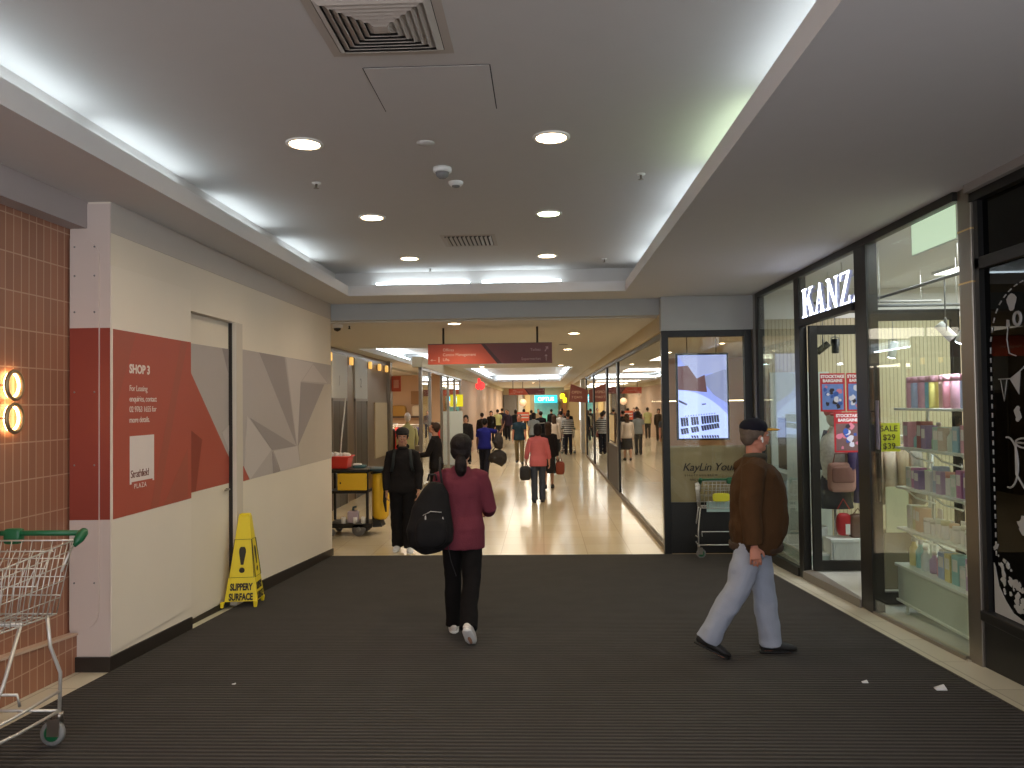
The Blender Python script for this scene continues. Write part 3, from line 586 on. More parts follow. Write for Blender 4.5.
# ================================================================ cafe window at far right
cafe_in = mat('cafe_interior', (34,29,23), .8)
struct('wall_cafe_back', box(5.2,5.3,1,5.3,0,3.5), mat('cafe_wall', (60,50,38), .8))
struct('floor_cafe', box(3.0,5.2,1,5.3,.3,.42), cafe_in)
struct('ceiling_cafe', box(3.0,5.2,1,5.3,3.4,3.515), cafe_in)
struct('wall_cafe_side', box(3.0,5.2,1,1.1,.4,3.4), cafe_in)
cf = tag(thing('window_cafe', 'black framed window with white chalk style drawings', 'shopfront', (0,0,0)), kind='structure')
box(2.92,3.02,1,5.29,.15,.60).build('sill_panel', black_m, cf); box(2.90,3.0,1,5.29,.60,.67).build('sill_rail', black_m, cf, .006)
box(2.92,3.0,5.22,5.29,.6,3.45).build('jamb', black_m, cf); box(2.92,3.0,1,5.29,2.94,3.02).build('transom', frame_m, cf, .006)
box(2.90,3.0,1,5.29,3.40,3.515).build('head', black_m, cf); box(2.86,2.9,1,5.27,3.46,3.515).build('head_trim', mat('grey_trim',(150,146,144),.5), cf)
box(2.955,2.963,1,5.22,.67,2.94).build('glass_pane', glass_mat('cafe_glass',(70,72,66),.8,.02), cf); box(2.955,2.963,1,5.22,3.02,3.40).build('glass_pane', glass_mat('cafe_top_glass',(30,34,32),.8,.02), cf)
chalk = mat('white_chalk_paint', (168,168,168), .7)
b = MB(); path = [(5.17,z/1000) for z in range(1050,2400,60)] + [(5.165,2.45),(5.15,2.51),(5.13,2.57),(5.10,2.63),(5.06,2.68),(5.01,2.72),(4.96,2.75),(4.90,2.775),(4.84,2.79),(4.78,2.80)]
for i in range(len(path)-1):
    (y0,z0),(y1,z1) = path[i], path[i+1]; k=.52
    b.tube([(2.953,y0,z0),(2.953,y0+(y1-y0)*k,z0+(z1-z0)*k)], .0045, 5)
b.build('dotted_border', chalk, cf)
b = MB()
b.tube([(2.953,5.01+.10*math.cos(a),1.67+.16*math.sin(a)) for a in [PI*.45+PI*1.1*k/14 for k in range(15)]], .006, 5)
b.tube([(2.953,4.93,1.80),(2.953,4.93,1.60),(2.953,4.85,1.52),(2.953,4.76,1.60),(2.953,4.76,1.80),(2.953,4.93,1.80)], .007, 5)
b.tube([(2.953,4.845+.085*math.cos(2*PI*k/16),1.80+.03*math.sin(2*PI*k/16)) for k in range(16)], .006, 5, closed=True)
b.build('coffee_cup_drawing', chalk, cf)
b = MB()
b.tube([(2.953,5.09,2.20),(2.953,4.95,2.20),(2.953,4.80,2.28)], .004, 5)
b.tube([(2.953,5.07,2.20),(2.953,5.035,2.06),(2.953,5.0,2.20)], .0035, 5)
b.prism([(4.97,2.20),(4.86,2.25),(4.88,2.10)], 2.951,2.954,'x').prism([(4.83,2.27),(4.72,2.33),(4.76,2.18)], 2.951,2.954,'x')
b.build('bunting_drawing', chalk, cf)
b = MB()
b.tube([(2.953,4.875+.035*math.cos(2*PI*k/14),2.57+.04*math.sin(2*PI*k/14)) for k in range(14)], .010, 5, closed=True).tube([(2.953,4.97,2.55),(2.953,4.99,2.45),(2.953,4.97,2.36),(2.953,4.90,2.34)], .0035, 5)
b.prism([(4.99,2.53),(4.955,2.53),(4.96,2.57),(4.985,2.575)],2.951,2.954,'x')
b.prism([(4.93+.045*math.cos(q)*(1+.25*math.sin(3*q)),2.68+.055*math.sin(q)) for q in [2*PI*k/14 for k in range(14)]],2.951,2.954,'x')
b.prism([(4.90+.03*math.cos(q)*(1+.4*math.sin(4*q)),1.98+.05*math.sin(q)) for q in [2*PI*k/14 for k in range(14)]],2.951,2.954,'x')
b.prism([(4.88+.05*math.cos(q)*(1+.3*math.sin(5*q)),1.29+.05*math.sin(q)*(1+.3*math.cos(4*q))) for q in [2*PI*k/18 for k in range(18)]],2.951,2.954,'x')
b.build('chalk_drawing', chalk, cf)
rnd = random.Random(11)
b = MB()
b.prism([(5.20,.675),(5.20,1.0),(5.185,.98),(5.15,.86),(5.08,.78),(5.0,.72),(4.9,.70),(4.75,.675)],2.951,2.954,'x')
for k in range(70):
    f_ = rnd.random(); y = 5.19-.45*f_; z = .72+.42*(1-f_)*rnd.random()+.05*rnd.random(); r = rnd.uniform(.008,.03); n = 7
    b.prism([(y+r*rnd.uniform(.4,1.2)*math.cos(2*PI*q/n), z+r*rnd.uniform(.4,1.3)*math.sin(2*PI*q/n)) for q in range(n)],2.9505-.0001*(k%5),2.954,'x')
b.build('splashed_white_paint', chalk, cf)
o = box(-.01,.01,-.9,.9,0,.16).build('red_banner', mat('banner_red',(150,40,30),.6)); o.location=(3.4,4.4,2.45); tag(o,'red banner hanging inside the dark cafe window','banner')
t = thing('cafe_counter', 'brown counter standing inside the dark cafe window', 'counter', (3.75,4.2,.42)); box(-.3,.3,-.95,.95,0,.95).build('body', mat('counter_wood',(96,76,50),.6), t); box(-.34,.34,-1,1,.95,.99).build('top', mat('counter_top',(70,58,42),.4), t)
area('cafe_light', (4.2,4.4,3.3), .5, 6, (255,215,160))

# ================================================================ frontal display shop (Y = 10.6) and right corridor glazing
V = tag(thing('window_display_corner', 'black framed corner shopfront with wall screen and frosted panel', 'shopfront', (0,0,0)), kind='structure')
RX = 1.72
box(1.64,1.735,10.56,10.66,0.0,3.05).build('corner_post', black_m, V, .004); box(2.76,2.86,10.56,10.66,.02,3.05).build('post', black_m, V, .004)
box(1.735,2.76,10.56,10.66,2.96,3.05).build('head_rail', black_m, V, .004); box(1.735,2.76,10.565,10.65,.02,.71).build('base_panel', mat('base_panel_black',(26,25,23),.35), V)
box(1.735,2.76,10.60,10.608,.71,2.96).build('glass_pane', pane, V)
box(1.735,2.76,10.612,10.618,.71,1.475).build('frosted_panel', mat('frosted_bronze_panel',(166,140,104),.35,metal=.25,var=.1,scale=2), V)
struct('wall_corner_bulkhead', box(1.64,2.99,10.55,10.7,3.05,3.52), mat('corner_bulkhead_paint',(176,178,178),.8))
struct('wall_corner_return', box(2.88,3.0,10.43,10.72,0,3.52), mat('return_paint',(150,152,150),.7))
script_m = mat('script_lettering', (30,24,20), .5)
text('lettering', 'KayLin Young', .15, script_m, V, (1.90,10.5985,1.135), (1,0,0), (0,0,1), .001, shear=.3, spacing=.95)
text('lettering', 'B E A U T Y  A N D  B R O W', .035, script_m, V, (1.93,10.5985,1.06), (1,0,0), (0,0,1), .0008)
text('lettering', 'AND LASH STUDIO', .04, script_m, V, (2.0,10.5985,1.0), (1,0,0), (0,0,1), .0008)
TV = thing('display_screen', 'portrait advertising screen showing lash trays in the corner shopfront', 'screen', (2.22,10.72,1.545))
box(-.36,.36,0,.05,0,1.20).build('casing', black_m, TV, .004)
E_ = lambda n, c, s=1.0: mat('screen_'+n, c, .5, emit=s)
scr = E_('blue',(136,146,214),1.0)
box(-.335,.335,-.004,0,.025,1.175).build('screen', scr, TV)
b = MB(); cols = [E_('lav',(150,154,196),.9), E_('brown',(104,72,76),.7), E_('white',(176,188,244),1.0), E_('dark',(50,52,84),.5), E_('grey',(128,132,170),.9)]
b.mi=0; b.prism([(-.335,1.17),(.335,1.17),(.335,.95),(.0,.9),(-.1,.82)], -.0052,-.0045,'y')
b.mi=1; b.prism([(-.335,1.02),(-.2,1.03),(-.08,.85),(.03,.9),(.06,.66),(-.335,.70)], -.0058,-.0053,'y')
b.mi=4; b.prism([(.03,.88),(.3,.97),(.335,.96),(.335,.5),(.15,.62),(.03,.78)], -.0056,-.0054,'y')
b.mi=2; b.prism([(-.335,.025)]+[(-.335+.67*k/12,.69-.34*(k/12)**2.2) for k in range(13)]+[(.335,.025)], -.0066,-.0060,'y')
b.mi=3
b.prism([(-.33,.56),(-.21,.50),(-.23,.48),(-.33,.53)], -.0072,-.0068,'y').prism([(-.02,.50),(.04,.505),(.04,.49),(-.01,.485)], -.0072,-.0068,'y')
for k in range(15):
    x=-.30+.035*k; 
    if k in (3,7): continue
    b.prism([(x,.19+.004*k),(x+.029,.19+.004*k),(x+.019,.31+.0025*k),(x-.012,.31+.0025*k)], -.0072,-.0068,'y')
    b.prism([(x,.08+.006*k),(x+.031,.08+.006*k),(x+.019,.16+.005*k),(x-.014,.16+.005*k)], -.0072,-.0068,'y')
    if k > 2: b.prism([(x,.03),(x+.024,.03),(x+.014,.065),(x-.010,.065)], -.0072,-.0068,'y')
for k in range(12):
    x=-.25+.036*k; b.prism([(x,.325+.003*k),(x+.02,.33+.003*k),(x+.012,.345+.003*k)], -.0072,-.0068,'y')
b.build('screen_picture', cols, TV)
for xx in (-.2,.2):
    b = MB(); b.tube([(xx,.03,1.2),(xx,.03,1.72)], .008, 6); b.build('hanging_rod', steel, TV)
b = MB()
# interior of the corner shop
peach = mat('shop_wall_peach', (206,174,146), .7)
struct('wall_corner_shop', box(5.9,6.0,10.6,20.2,0,3.3), peach)
struct('wall_corner_shop_end', box(1.9,6,20.1,20.25,0,3.3), peach)
struct('wall_corner_shop_back', box(2.97,6,10.52,10.6,0,3.3), peach)
struct('ceiling_corner_shop', box(1.76,6,10.72,20.2,3.2,3.3), beige_ceil)
t = thing('wall_shelf', 'glowing strip shelf on the wall of the corner shop', 'shelf', (4.0,19.9,2.1)); box(-1.2,1.2,0,.15,-.03,0).build('board', white_m, t); box(-1.2,1.2,-.01,0,-.02,-.005).build('light_strip', mat('warm_strip',(255,225,180),.5,emit=6.), t)
for k, y in enumerate((12.5,15,17.5)): downlight(2.9+.6*(k%2), y, 3.2, 'small warm downlight inside the corner shop, '+('nearest its screen','middle one','farthest from its screen')[k], 'corner shop downlights', e=22, r=.06)
t = thing('salon_chair', 'black salon chair inside the corner shop', 'chair', (3.4,13.2,0), .5)
b = MB(); b.sup((0,0,.5),(.27,.25,.06),.5); b.build('seat', black_m, t); b = MB(); b.sup((0,-.25,.8),(.25,.05,.28),.5); b.build('backrest', black_m, t)
for s_ in (-1,1): b = MB(); b.tube([(s_*.28,.18,.5),(s_*.28,.18,.68),(s_*.28,-.2,.68)], .02, 6); b.build('armrest', black_m, t)
b = MB(); b.lathe([(.26,0),(.26,.02),(.03,.05),(.03,.46)]); b.build('pedestal', chrome, t)
for k,(x,y) in enumerate(((2.35,12.2),(4.6,14.5),(4.6,16.5))):
    t = thing('display_counter', 'pale display counter in the corner shop, '+('just behind the screen','beside the salon chair','deepest in the shop')[k], 'counter', (x,y,0), 0, 'corner shop counters')
    box(-.35,.35,-.4,.4,0,.85).build('body', mat('counter_pale',(210,196,170),.5), t, .005); box(-.38,.38,-.43,.43,.85,.89).build('top', white_m, t, .004)
area('corner_shop_light', (3.6,13.5,3.1), 2.0, 42, (255,220,180)); 
# corridor glazing right
Gz = tag(thing('window_corridor', 'black framed glass shopfront along the right of the mall corridor', 'shopfront', (0,0,0)), kind='structure')
for y, w in ((17.25,.32),(20.1,.34),(25.3,.4),(29.6,.3)): box(1.69,1.75,y,y+w,0,3.0).build('post', black_m, Gz, .003)
box(1.69,1.75,10.66,29.9,2.98,3.05).build('head_rail', black_m, Gz); box(1.68,1.76,10.66,29.9,0,.07).build('sill_rail', mat('sill_brown',(110,96,76),.5,metal=.3), Gz)
for a, c in ((10.66,17.25),(20.44,25.3),(25.7,29.6)): box(1.716,1.724,a,c,.07,2.98).build('glass_pane', glass_mat('corridor_glass',(244,248,246),1.3,.07) if a < 11 else MATS.setdefault('cg', bpy.data.materials['corridor_glass']), Gz)
MATS['cg'] = bpy.data.materials['corridor_glass']
box(1.70,1.74,17.57,20.1,0,1.05).build('panel', mat('panel_dark_brown',(36,28,22),.5), Gz); box(1.715,1.725,17.57,20.1,1.05,2.98).build('glass_pane', MATS['cg'], Gz)
t = thing('menu_board', 'framed cream menu sheet between the corridor shop windows', 'menu board', (1.70,18.85,1.15)); box(-.01,0,-.6,.6,0,.62).build('sheet', mat('menu_cream',(214,190,140),.6), t); box(-.005,.008,-.64,.64,-.04,.66).build('frame', mat('menu_frame',(80,60,40),.5), t)
struct('wall_right_bulkhead', box(1.64,1.95,10.7,60,3.05,3.3), mat('bulkhead_beige',(204,190,162),.8))
struct('wall_right_shops', box(5.9,6.0,20.25,60,0,3.3), mat('shop_wall_tan',(190,168,140),.7))
struct('ceiling_right_shops', box(1.95,6,20.2,60,3.2,3.3), beige_ceil)
# farther shops on the right: racks, banners
def block(name, x0,x1,y0,y1,z0,z1, m, label, cat): 
    o = box(0,x1-x0,0,y1-y0,0,z1-z0).build(name, m, None, .01); o.location=(x0,y0,z0); return tag(o,label,cat)
sign_brown = mat('blade_sign_brown',(122,62,50),.5)
t = thing('blade_sign', 'brown hexagonal blade sign projecting from the right shopfronts', 'sign', (1.42,28.5,2.12))
b = MB(); b.prism([(-.42,0),(.28,-.05),(.28,.42),(-.35,.66)], -.03,.03,'y'); b.build('panel', sign_brown, t)
text('lettering','OPEN',.14,mat('sign_cream',(206,170,140),.5),t,(-.32,-.032,.3),(1,0,0),(0,0,1),.001); text('lettering','7 DAYS',.12,mat('sign_cream',(206,170,140),.5),t,(-.32,-.032,.12),(1,0,0),(0,0,1),.001)
b = MB(); b.tube([(.28,0,.3),(.34,0,.3)], .02, 6); b.build('bracket', steel, t)
struct('pillar_white', box(1.62,1.76,32.0,32.5,0,3.05), mat('pillar_white_gloss',(214,214,206),.3))
def banner(x,y,z0,z1,w,c,label):
    t = thing('banner', label, 'banner', (x,y,z0)); box(-w/2,w/2,-.01,.01,0,z1-z0).build('cloth', mat('banner_'+label.split()[0],c,.7), t); b = MB(); b.tube([(-w/2-.03,0,z1-z0),(w/2+.03,0,z1-z0)], .015, 6).tube([(0,0,z1-z0),(0,0,3.2-z0)],.006,5); b.build('rod', steel, t)
banner(2.05,30.8,1.9,2.95,.45,(60,60,110),'navy vertical banner inside the far right shops')
banner(1.98,30.2,.5,1.75,.4,(176,44,40),'red vertical banner inside the far right shops')
banner(2.3,31.4,1.8,2.7,.4,(200,220,226),'white vertical banner inside the far right shops')
t = thing('glow_panel', 'tall cool white glowing panel beyond the blade sign', 'light box', (1.74,34.5,0)); box(-.05,0,-.25,.25,0,2.52).build('housing', white_m, t); box(-.056,-.05,-.23,.23,1.32,2.48).build('diffuser', mat('cool_panel',(200,230,245),.5,emit=4.), t)
# far racks to the right
for k in range(5):
    x, y = 2.35+.2*(k%2), 21.3+1.6*k
    t = thing('display_rack', ('low shop rack of folded goods, '+ordn[k]+' along the right corridor shops'), 'rack', (x,y,0), 0, 'racks in the right corridor shops')
    for q in range(4): box(-.25,.25,-.55,.55,.25+.42*q,.28+.42*q).build('shelf', white_m, t)
    for sx in (-1,1):
        for sy in (-1,1): box(sx*.24-.015,sx*.24+.015,sy*.54-.015,sy*.54+.015,0,1.6).build('post', grey_pl, t)
    for q in range(4):
        b = MB(); rr = random.Random(k*7+q)
        for j in range(4): b.mi = rr.randrange(3); b.box(-.2,.2,-.5+.26*j,-.5+.26*j+.2,.28+.42*q,.28+.42*q+rr.uniform(.15,.32))
        b.build('folded_goods', [mat('goods_red',(170,60,54),.7),mat('goods_cream',(206,196,176),.7),mat('goods_blue',(80,96,130),.7)], t)

# ================================================================ mall ceiling, left side, far end
b = MB(); z0, z1 = 3.27, 3.4
b.box(-4.7,1.95,10.92,16,z0,z1).box(-4.7,-3.85,16,23,z0,z1).box(-.9,1.95,16,23,z0,z1).box(-4.7,1.95,23,25.5,z0,z1).box(-4.7,-2.6,25.5,42,z0,z1).box(1.05,1.95,25.5,42,z0,z1).box(-4.7,1.95,42,61,z0,z1)
struct('ceiling_mall', b, beige_ceil)
b = MB()
for x0,x1,y0,y1 in ((-3.85,-.9,16,23),(-2.6,1.05,25.5,42)):
    b.box(x0-.3,x1+.3,y0-.3,y1+.3,3.62,3.7).box(x0-.3,x0-.25,y0-.3,y1+.3,3.4,3.62).box(x1+.25,x1+.3,y0-.3,y1+.3,3.4,3.62).box(x0-.3,x1+.3,y1+.25,y1+.3,3.4,3.62).box(x0-.3,x1+.3,y0-.3,y0-.25,3.4,3.62)
struct('ceiling_mall_cove', b, mat('mall_cove_white',(222,222,222),.8))
mtube = mat('mall_cove_lamp',(222,236,245),.5,emit=13.)
def mall_tube(x0,x1,y0,y1,label):
    t = thing('cove_light', label, 'light', ((x0+x1)/2,(y0+y1)/2,3.4),0,'fluorescent strips in the mall ceiling coves')
    al = (y1-y0)>(x1-x0); L=(y1-y0 if al else x1-x0)/2
    b = MB(); b.box(*((-.03,.03,-L,L) if al else (-L,L,-.03,.03)),0,.02); b.build('batten',white_m,t)
    b = MB(); b.tube([(0,-L,.04),(0,L,.04)] if al else [(-L,0,.04),(L,0,.04)], .02, 6); b.build('fluorescent_tube', mtube, t)
mall_tube(-3.98,-3.90,16.2,22.8,'long light strip in the left side of the first mall ceiling cove'); mall_tube(-3.7,-1.1,23.08,23.14,'light strip in the far side of the first mall ceiling cove'); mall_tube(-.82,-.76,16.2,22.8,'long light strip in the right side of the first mall ceiling cove')
mall_tube(-2.74,-2.68,25.7,41.8,'long light strip in the left side of the second mall ceiling cove'); mall_tube(1.12,1.18,25.7,41.8,'long light strip in the right side of the second mall ceiling cove'); mall_tube(-2.4,.9,42.08,42.14,'light strip in the far side of the second mall ceiling cove')
for k,(x,y) in enumerate(((-1.27,11.2),(.56,13.1),(.59,17.0),(.6,24.2),(-1.9,24.4),(-.5,44.5),(-3.4,24.4))):
    downlight(x,y,3.27,'small mall ceiling downlight '+('above the left rod of the hanging sign','on the right, just behind the beam','on the right, farther along the corridor','right, between the two ceiling coves','centre, between the two ceiling coves','beyond the second ceiling cove','left, between the two ceiling coves')[k],'mall corridor downlights',e=45,r=.09)
for y, e in ((13.5,34),(20,44),(27,60),(34,80),(41,90),(47,120),(53,160),(57,120)): area('mall_fill_light', (-.6,y,3.2), 2.2, e, (255,240,218))  # unseen area lamps added to brighten the corridor, stronger towards the far end
area('lobby_light', (-3.5,14,3.2), .8, 16, (255,226,184)); area('left_shop_light', (-5.2,24,3.1), 2.5, 120, (255,232,204))
t = thing('ceiling_speaker', 'round ceiling speaker behind the mall beam at right', 'speaker', (.45,15.6,3.27)); b = MB(); b.lathe([(.1,0),(.1,-.008),(.08,-.012)]); b.build('grille', grey_pl, t); b = MB(); b.lathe([(.115,0),(.112,-.006),(.1,-.004)]); b.build('rim', white_m, t)
t = thing('dome_camera', 'dome security camera under the beam beside the hoarding end', 'security camera', (-2.985,11.15,3.27)); b = MB(); b.lathe([(.08,0),(.08,-.04),(.06,-.05)]); b.build('housing', white_m, t); b = MB(); b.lathe([(.055,-.05),(.045,-.08),(.002,-.10)]); b.build('dome', mat('black_dome',(20,20,20),.2), t)
t = thing('sprinkler', 'sprinkler head under the beam beside the dome camera', 'sprinkler', (-2.82,11.2,3.27)); b = MB(); b.lathe([(.03,0),(.03,-.006),(.01,-.01)]); b.build('escutcheon', white_m, t); b = MB(); b.lathe([(.012,-.01),(.01,-.05),(.025,-.055),(.025,-.06)],seg=10); b.build('nozzle', black_m, t)
# lift lobby wall (X = -4.2)
struct('wall_lift_lobby', box(-4.4,-4.2,10.9,21.0,0,3.3), mat('lobby_bronze',(128,108,86),.35,metal=.4))
struct('wall_lobby_near', box(-4.4,-3.2,10.72,10.9,0,3.3), hoard_m)
lift_d = mat('lift_door_steel', (92,86,80), .35, metal=.7)
for k,y in enumerate((15.2,17.1)):
    t = tag(thing('door_lift', 'dark steel lift door in the lobby, '+('nearer one','farther one')[k], 'lift door', (-4.2,y,0)), kind='structure')
    box(0,.02,0,.55,0,2.18).build('door_leaf', lift_d, t, .003); box(0,.02,.56,1.1,0,2.18).build('door_leaf', lift_d, t, .003)
    box(0,.04,-.06,0,0,2.24).build('door_jamb', steel, t); box(0,.04,1.1,1.16,0,2.24).build('door_jamb', steel, t); box(0,.04,-.06,1.16,2.18,2.24).build('door_head', steel, t)
    box(0,.03,-.05,1.15,2.24,3.15).build('header_panel', mat('lift_header',(186,186,182),.5), t)
    text('lettering', str(k+1), .3, grey_pl, t, (.032,.42,2.5), (0,1,0), (0,0,1), .001)
for k,y in enumerate((14.9,16.6,18.45,19.5,20.4)):
    t = thing('wall_light', 'small amber wall light high in the lift lobby, '+ordn[k]+' from the hoarding', 'wall light', (-4.17,y,3.05),0,'amber lobby lights'); b = MB(); b.sup((.03,0,0),(.04,.06,.09),.4); b.build('shade', mat('amber_shade',(214,164,84),.5,emit=1.0), t); box(-.03,0,-.05,.05,-.07,.07).build('backplate', steel, t)
box(0,.03,0,1.5,.75,2.15).build('x', mat('notice_board_cream',(190,170,138),.6), None); o = bpy.data.objects['x']; o.name='notice_board'; o.location=(-4.2,19.1,0); tag(o,'tall cream notice board on the lobby wall beside the lifts','notice board')
struct('wall_lobby_end', box(-4.4,-4.1,20.7,21.0,0,3.3), steel)
t = thing('blade_sign', 'small red square sign projecting at the lobby corner', 'sign', (-4.05,20.9,2.45)); box(-.05,.20,-.015,.015,0,.42).build('panel', mat('sign_orange_red',(190,72,36),.5), t); box(.0,.14,-.018,-.015,.1,.32).build('symbol', mat('symbol_pale',(214,140,110),.5), t)
# left shop (peach interior)
struct('wall_left_shop_back', box(-9,-3.1,29.0,29.2,0,3.3), peach)
struct('wall_left_shop_side', box(-8.2,-8,20.9,29,0,3.3), peach)
struct('wall_left_shop_near', box(-8,-4.4,20.85,21,0,3.3), peach)
struct('ceiling_left_shop', box(-8.2,-4.7,20.9,29.2,3.2,3.3), beige_ceil)
Lg = tag(thing('window_left_shop', 'glass shopfront with steel posts on the left of the corridor', 'shopfront', (0,0,0)), kind='structure')
for y, w in ((19.0,.14),(20.6,.06),(23.0,.07),(24.6,.06),(26.4,.1),(28.2,.12)): box(-3.06,-2.98,y,y+w,0,3.0).build('post', steel, Lg)
box(-3.06,-2.98,19,28.4,2.95,3.02).build('head_rail', steel, Lg)
for a, c in ((19.25,20.6),(23.12,24.6),(24.7,26.4),(26.6,28.2)): box(-3.025,-3.017,a,c,.05,2.95).build('glass_pane', MATS['cg'], Lg)
struct('wall_left_bulkhead_mall', box(-3.2,-2.95,18.9,60,3.02,3.27), mat('bulkhead_beige',(204,190,162)))
struct('wall_left_far', box(-3.3,-3.05,29.2,60,0,3.1), mat('far_wall_pinkish',(190,160,136),.7))
box(0,.3,0,.55,0,1.0).build('y', mat('display_grey_box',(132,118,96),.6), None, .01); o = bpy.data.objects['y']; o.name='display_box'; o.location=(-3.35,20.1,0); tag(o,'grey brown display box at the foot of the left shopfront','display box')
# clothing racks and items in left shop
for k,(x,y) in enumerate(((-4.0,22.2),(-4.1,24.2),(-5.4,25.5),(-3.6,26.2))):
    R = thing('clothes_rack', 'full clothes rail in the left shop, '+('nearest the corridor corner','behind the steel post','deepest inside','beside the farther glass panes')[k], 'clothes rack', (x,y,0), .3*k)
    for s_ in (-1,1):
        b = MB(); b.tube([(s_*.6,0,0),(s_*.6,0,1.45)], .02, 6); b.build('post', chrome, R)
    b = MB(); b.tube([(-.62,0,1.45),(.62,0,1.45)], .018, 6); b.build('rail', chrome, R)
    for q in range(7):
        c, n = [((200,190,176),'cream'),((60,56,60),'black'),((190,60,46),'red'),((150,150,70),'olive'),((226,150,130),'salmon'),((110,110,120),'grey'),((70,66,110),'indigo')][(q+k*2)%7]
        a = .3*k; xx=-.5+.165*q
        garment(x+xx*math.cos(a), y+xx*math.sin(a), 1.40, mat('cloth_'+n, c, .9), f"{n} garment, {ordn[q]} on the left shop rail "+('nearest the corridor corner','behind the steel post','deepest inside','beside the farther glass panes')[k], .18, .8, a+PI/2-.2, 'garments on the left shop rails', False)
t = thing('mannequin', 'mannequin in a yellow green jacket at the left shop corner', 'mannequin', (-3.75,21.3,0),.4)
b = MB(); b.tube([(0,0,z) for z in (.85,1.0,1.15,1.35,1.48,1.55,1.6)], [(.2,.14),(.18,.12),(.2,.13),(.22,.12),(.15,.09),(.06,.06),(.05,.05)], 18, ref=(1,0,0)); b.build('jacket', mat('jacket_lime',(176,170,118),.8), t)
for s_ in (-1,1):
    b = MB(); b.tube([(s_*.2,0,1.42),(s_*.27,.02,1.15),(s_*.26,.06,.9)], [.06,.055,.04], 10); b.build('sleeve', mat('jacket_lime',(176,170,84)), t)
    b = MB(); b.tube([(s_*.09,0,.9),(s_*.1,0,.45),(s_*.1,0,.04)], [.09,.06,.04], 10); b.build('leg', mat('mannequin_trousers',(60,60,66),.8), t)
b = MB(); b.sup((0,0,1.74),(.09,.11,.13)); b.build('head', mat('mannequin_white',(215,205,200)), t)
t = thing('wall_shelf', 'dark shelf of cushions on the left shop wall', 'shelf', (-5.4,28.65,1.6)); box(-1.2,1.2,0,.3,0,.05).build('board', mat('shelf_dark',(70,60,54),.6), t)
for k in range(3):
    o = MB().sup((0,0,.2),(.3,.12,.22),.5).build('cushion', mat('cushion_white',(214,200,180),.8) if k != 1 else mat('cushion_mustard',(176,136,70),.8)); o.location = (-6.2+(.8*k),28.78,1.65); tag(o, ('white cushion at the left end','mustard cushion in the middle','white cushion at the right end')[k]+' of the dark shop shelf','cushion','cushions on the left shop shelf')
o = box(-.35,.35,-.02,.02,0,.5).build('picture_frame', mat('frame_tan',(160,120,80),.6)); o.location=(-4.6,28.95,2.1); tag(o,'tan framed picture above the left shop shelf','picture')
t = thing('notice_stand', 'pale grey notice stand on the left of the corridor', 'sign stand', (-2.84,25.3,0)); box(-.22,.22,-.02,.02,.1,1.85).build('board', mat('stand_pale',(176,184,188),.5), t); box(-.26,.26,-.15,.15,0,.1).build('base', grey_pl, t)
o = box(-.11,.11,-.015,.015,0,.42).build('poster', mat('poster_yellow',(232,220,40),.5,emit=.4)); o.location=(-2.90,27.1,2.0); tag(o,'small bright yellow poster above the pale notice stand','poster')
t = thing('illuminated_sign', 'glowing red blade sign on the left of the far corridor', 'sign', (-2.85,35.5,2.62)); b = MB(); b.sup((0,0,.3),(.22,.04,.2),1.).sup((-.08,0,.52),(.1,.035,.14),1.); b.build('glowing_shape', mat('red_glow',(235,50,50),.5,emit=1.6), t); box(-.06,.0,-.03,.03,.1,.5).build('bracket', steel, t)
# far end
fe = mat('far_beige',(210,186,146),.7)
struct('wall_far_end', box(-9,9,60,60.2,0,3.6), fe)
block('roller_shutter',-2.98,-1.95,59.6,59.9,0,2.75,mat('shutter_grey',(104,98,92),.6),'tall grey roller shutter at the far end of the mall','shutter')
for k,(x,c) in enumerate(((-1.3,(222,190,130)),(1.5,(180,120,80)),(-1.85,(206,196,180)))): block('wall_panel',x,x+.4,59.7,59.9,0,2.9,mat('far_panel_%s'%('yellow','brown','white')[k],c,.6),('yellow','brown','white')[k]+' upright wall panel at the far end of the mall','wall panel')
t = thing('illuminated_sign', 'bright cyan shop sign at the far end of the mall', 'sign', (.30,58.5,2.12)); box(-.85,.85,-.06,.06,0,.55).build('sign_box', mat('cyan_glow',(20,190,225),.5,emit=1.5), t)
text('lettering','OPTUS',.40,mat('sign_cyan_text',(190,240,250),.5,emit=2.),t,(0,-.065,.13),(1,0,0),(0,0,1),.002,'CENTER',bold=.01)
block('shop_counter',-.6,1.2,58.3,58.8,0,1.15,mat('teal_counter',(90,170,160),.6),'teal counter below the cyan sign','counter')
block('shop_display',-.6,1.25,59.3,59.8,0,2.35,mat('teal_display',(120,176,170),.6,var=.3,scale=5),'teal display wall behind the counter','display')
t = thing('illuminated_sign', 'bright yellow logo sign right of the cyan sign', 'sign', (1.60,56.5,2.02)); b = MB(); b.sup((-.1,0,.55),(.18,.04,.20),.8).sup((.08,0,.26),(.14,.04,.2),.8); b.build('logo', mat('yellow_glow',(250,232,30),.5,emit=1.8), t); b = MB(); b.tube([(0,0,.7),(0,0,1.17)],.02,6); b.build('rod', steel, t)
t = thing('kiosk_sign', 'small orange and white menu sign standing in the far corridor', 'sign', (-1.0,40.5,0)); box(-.32,.32,-.02,.02,1.15,1.62).build('board', mat('sign_orange',(206,92,60),.5,emit=.15), t); box(-.28,.28,-.025,-.02,1.3,1.36).build('stripe', white_m, t); box(-.28,.28,-.025,-.02,1.45,1.5).build('stripe', white_m, t); b = MB(); b.tube([(0,0,0),(0,0,1.15)],.03,8); b.build('pole', steel, t); box(-.25,.25,-.2,.2,0,.04).build('base', steel, t)
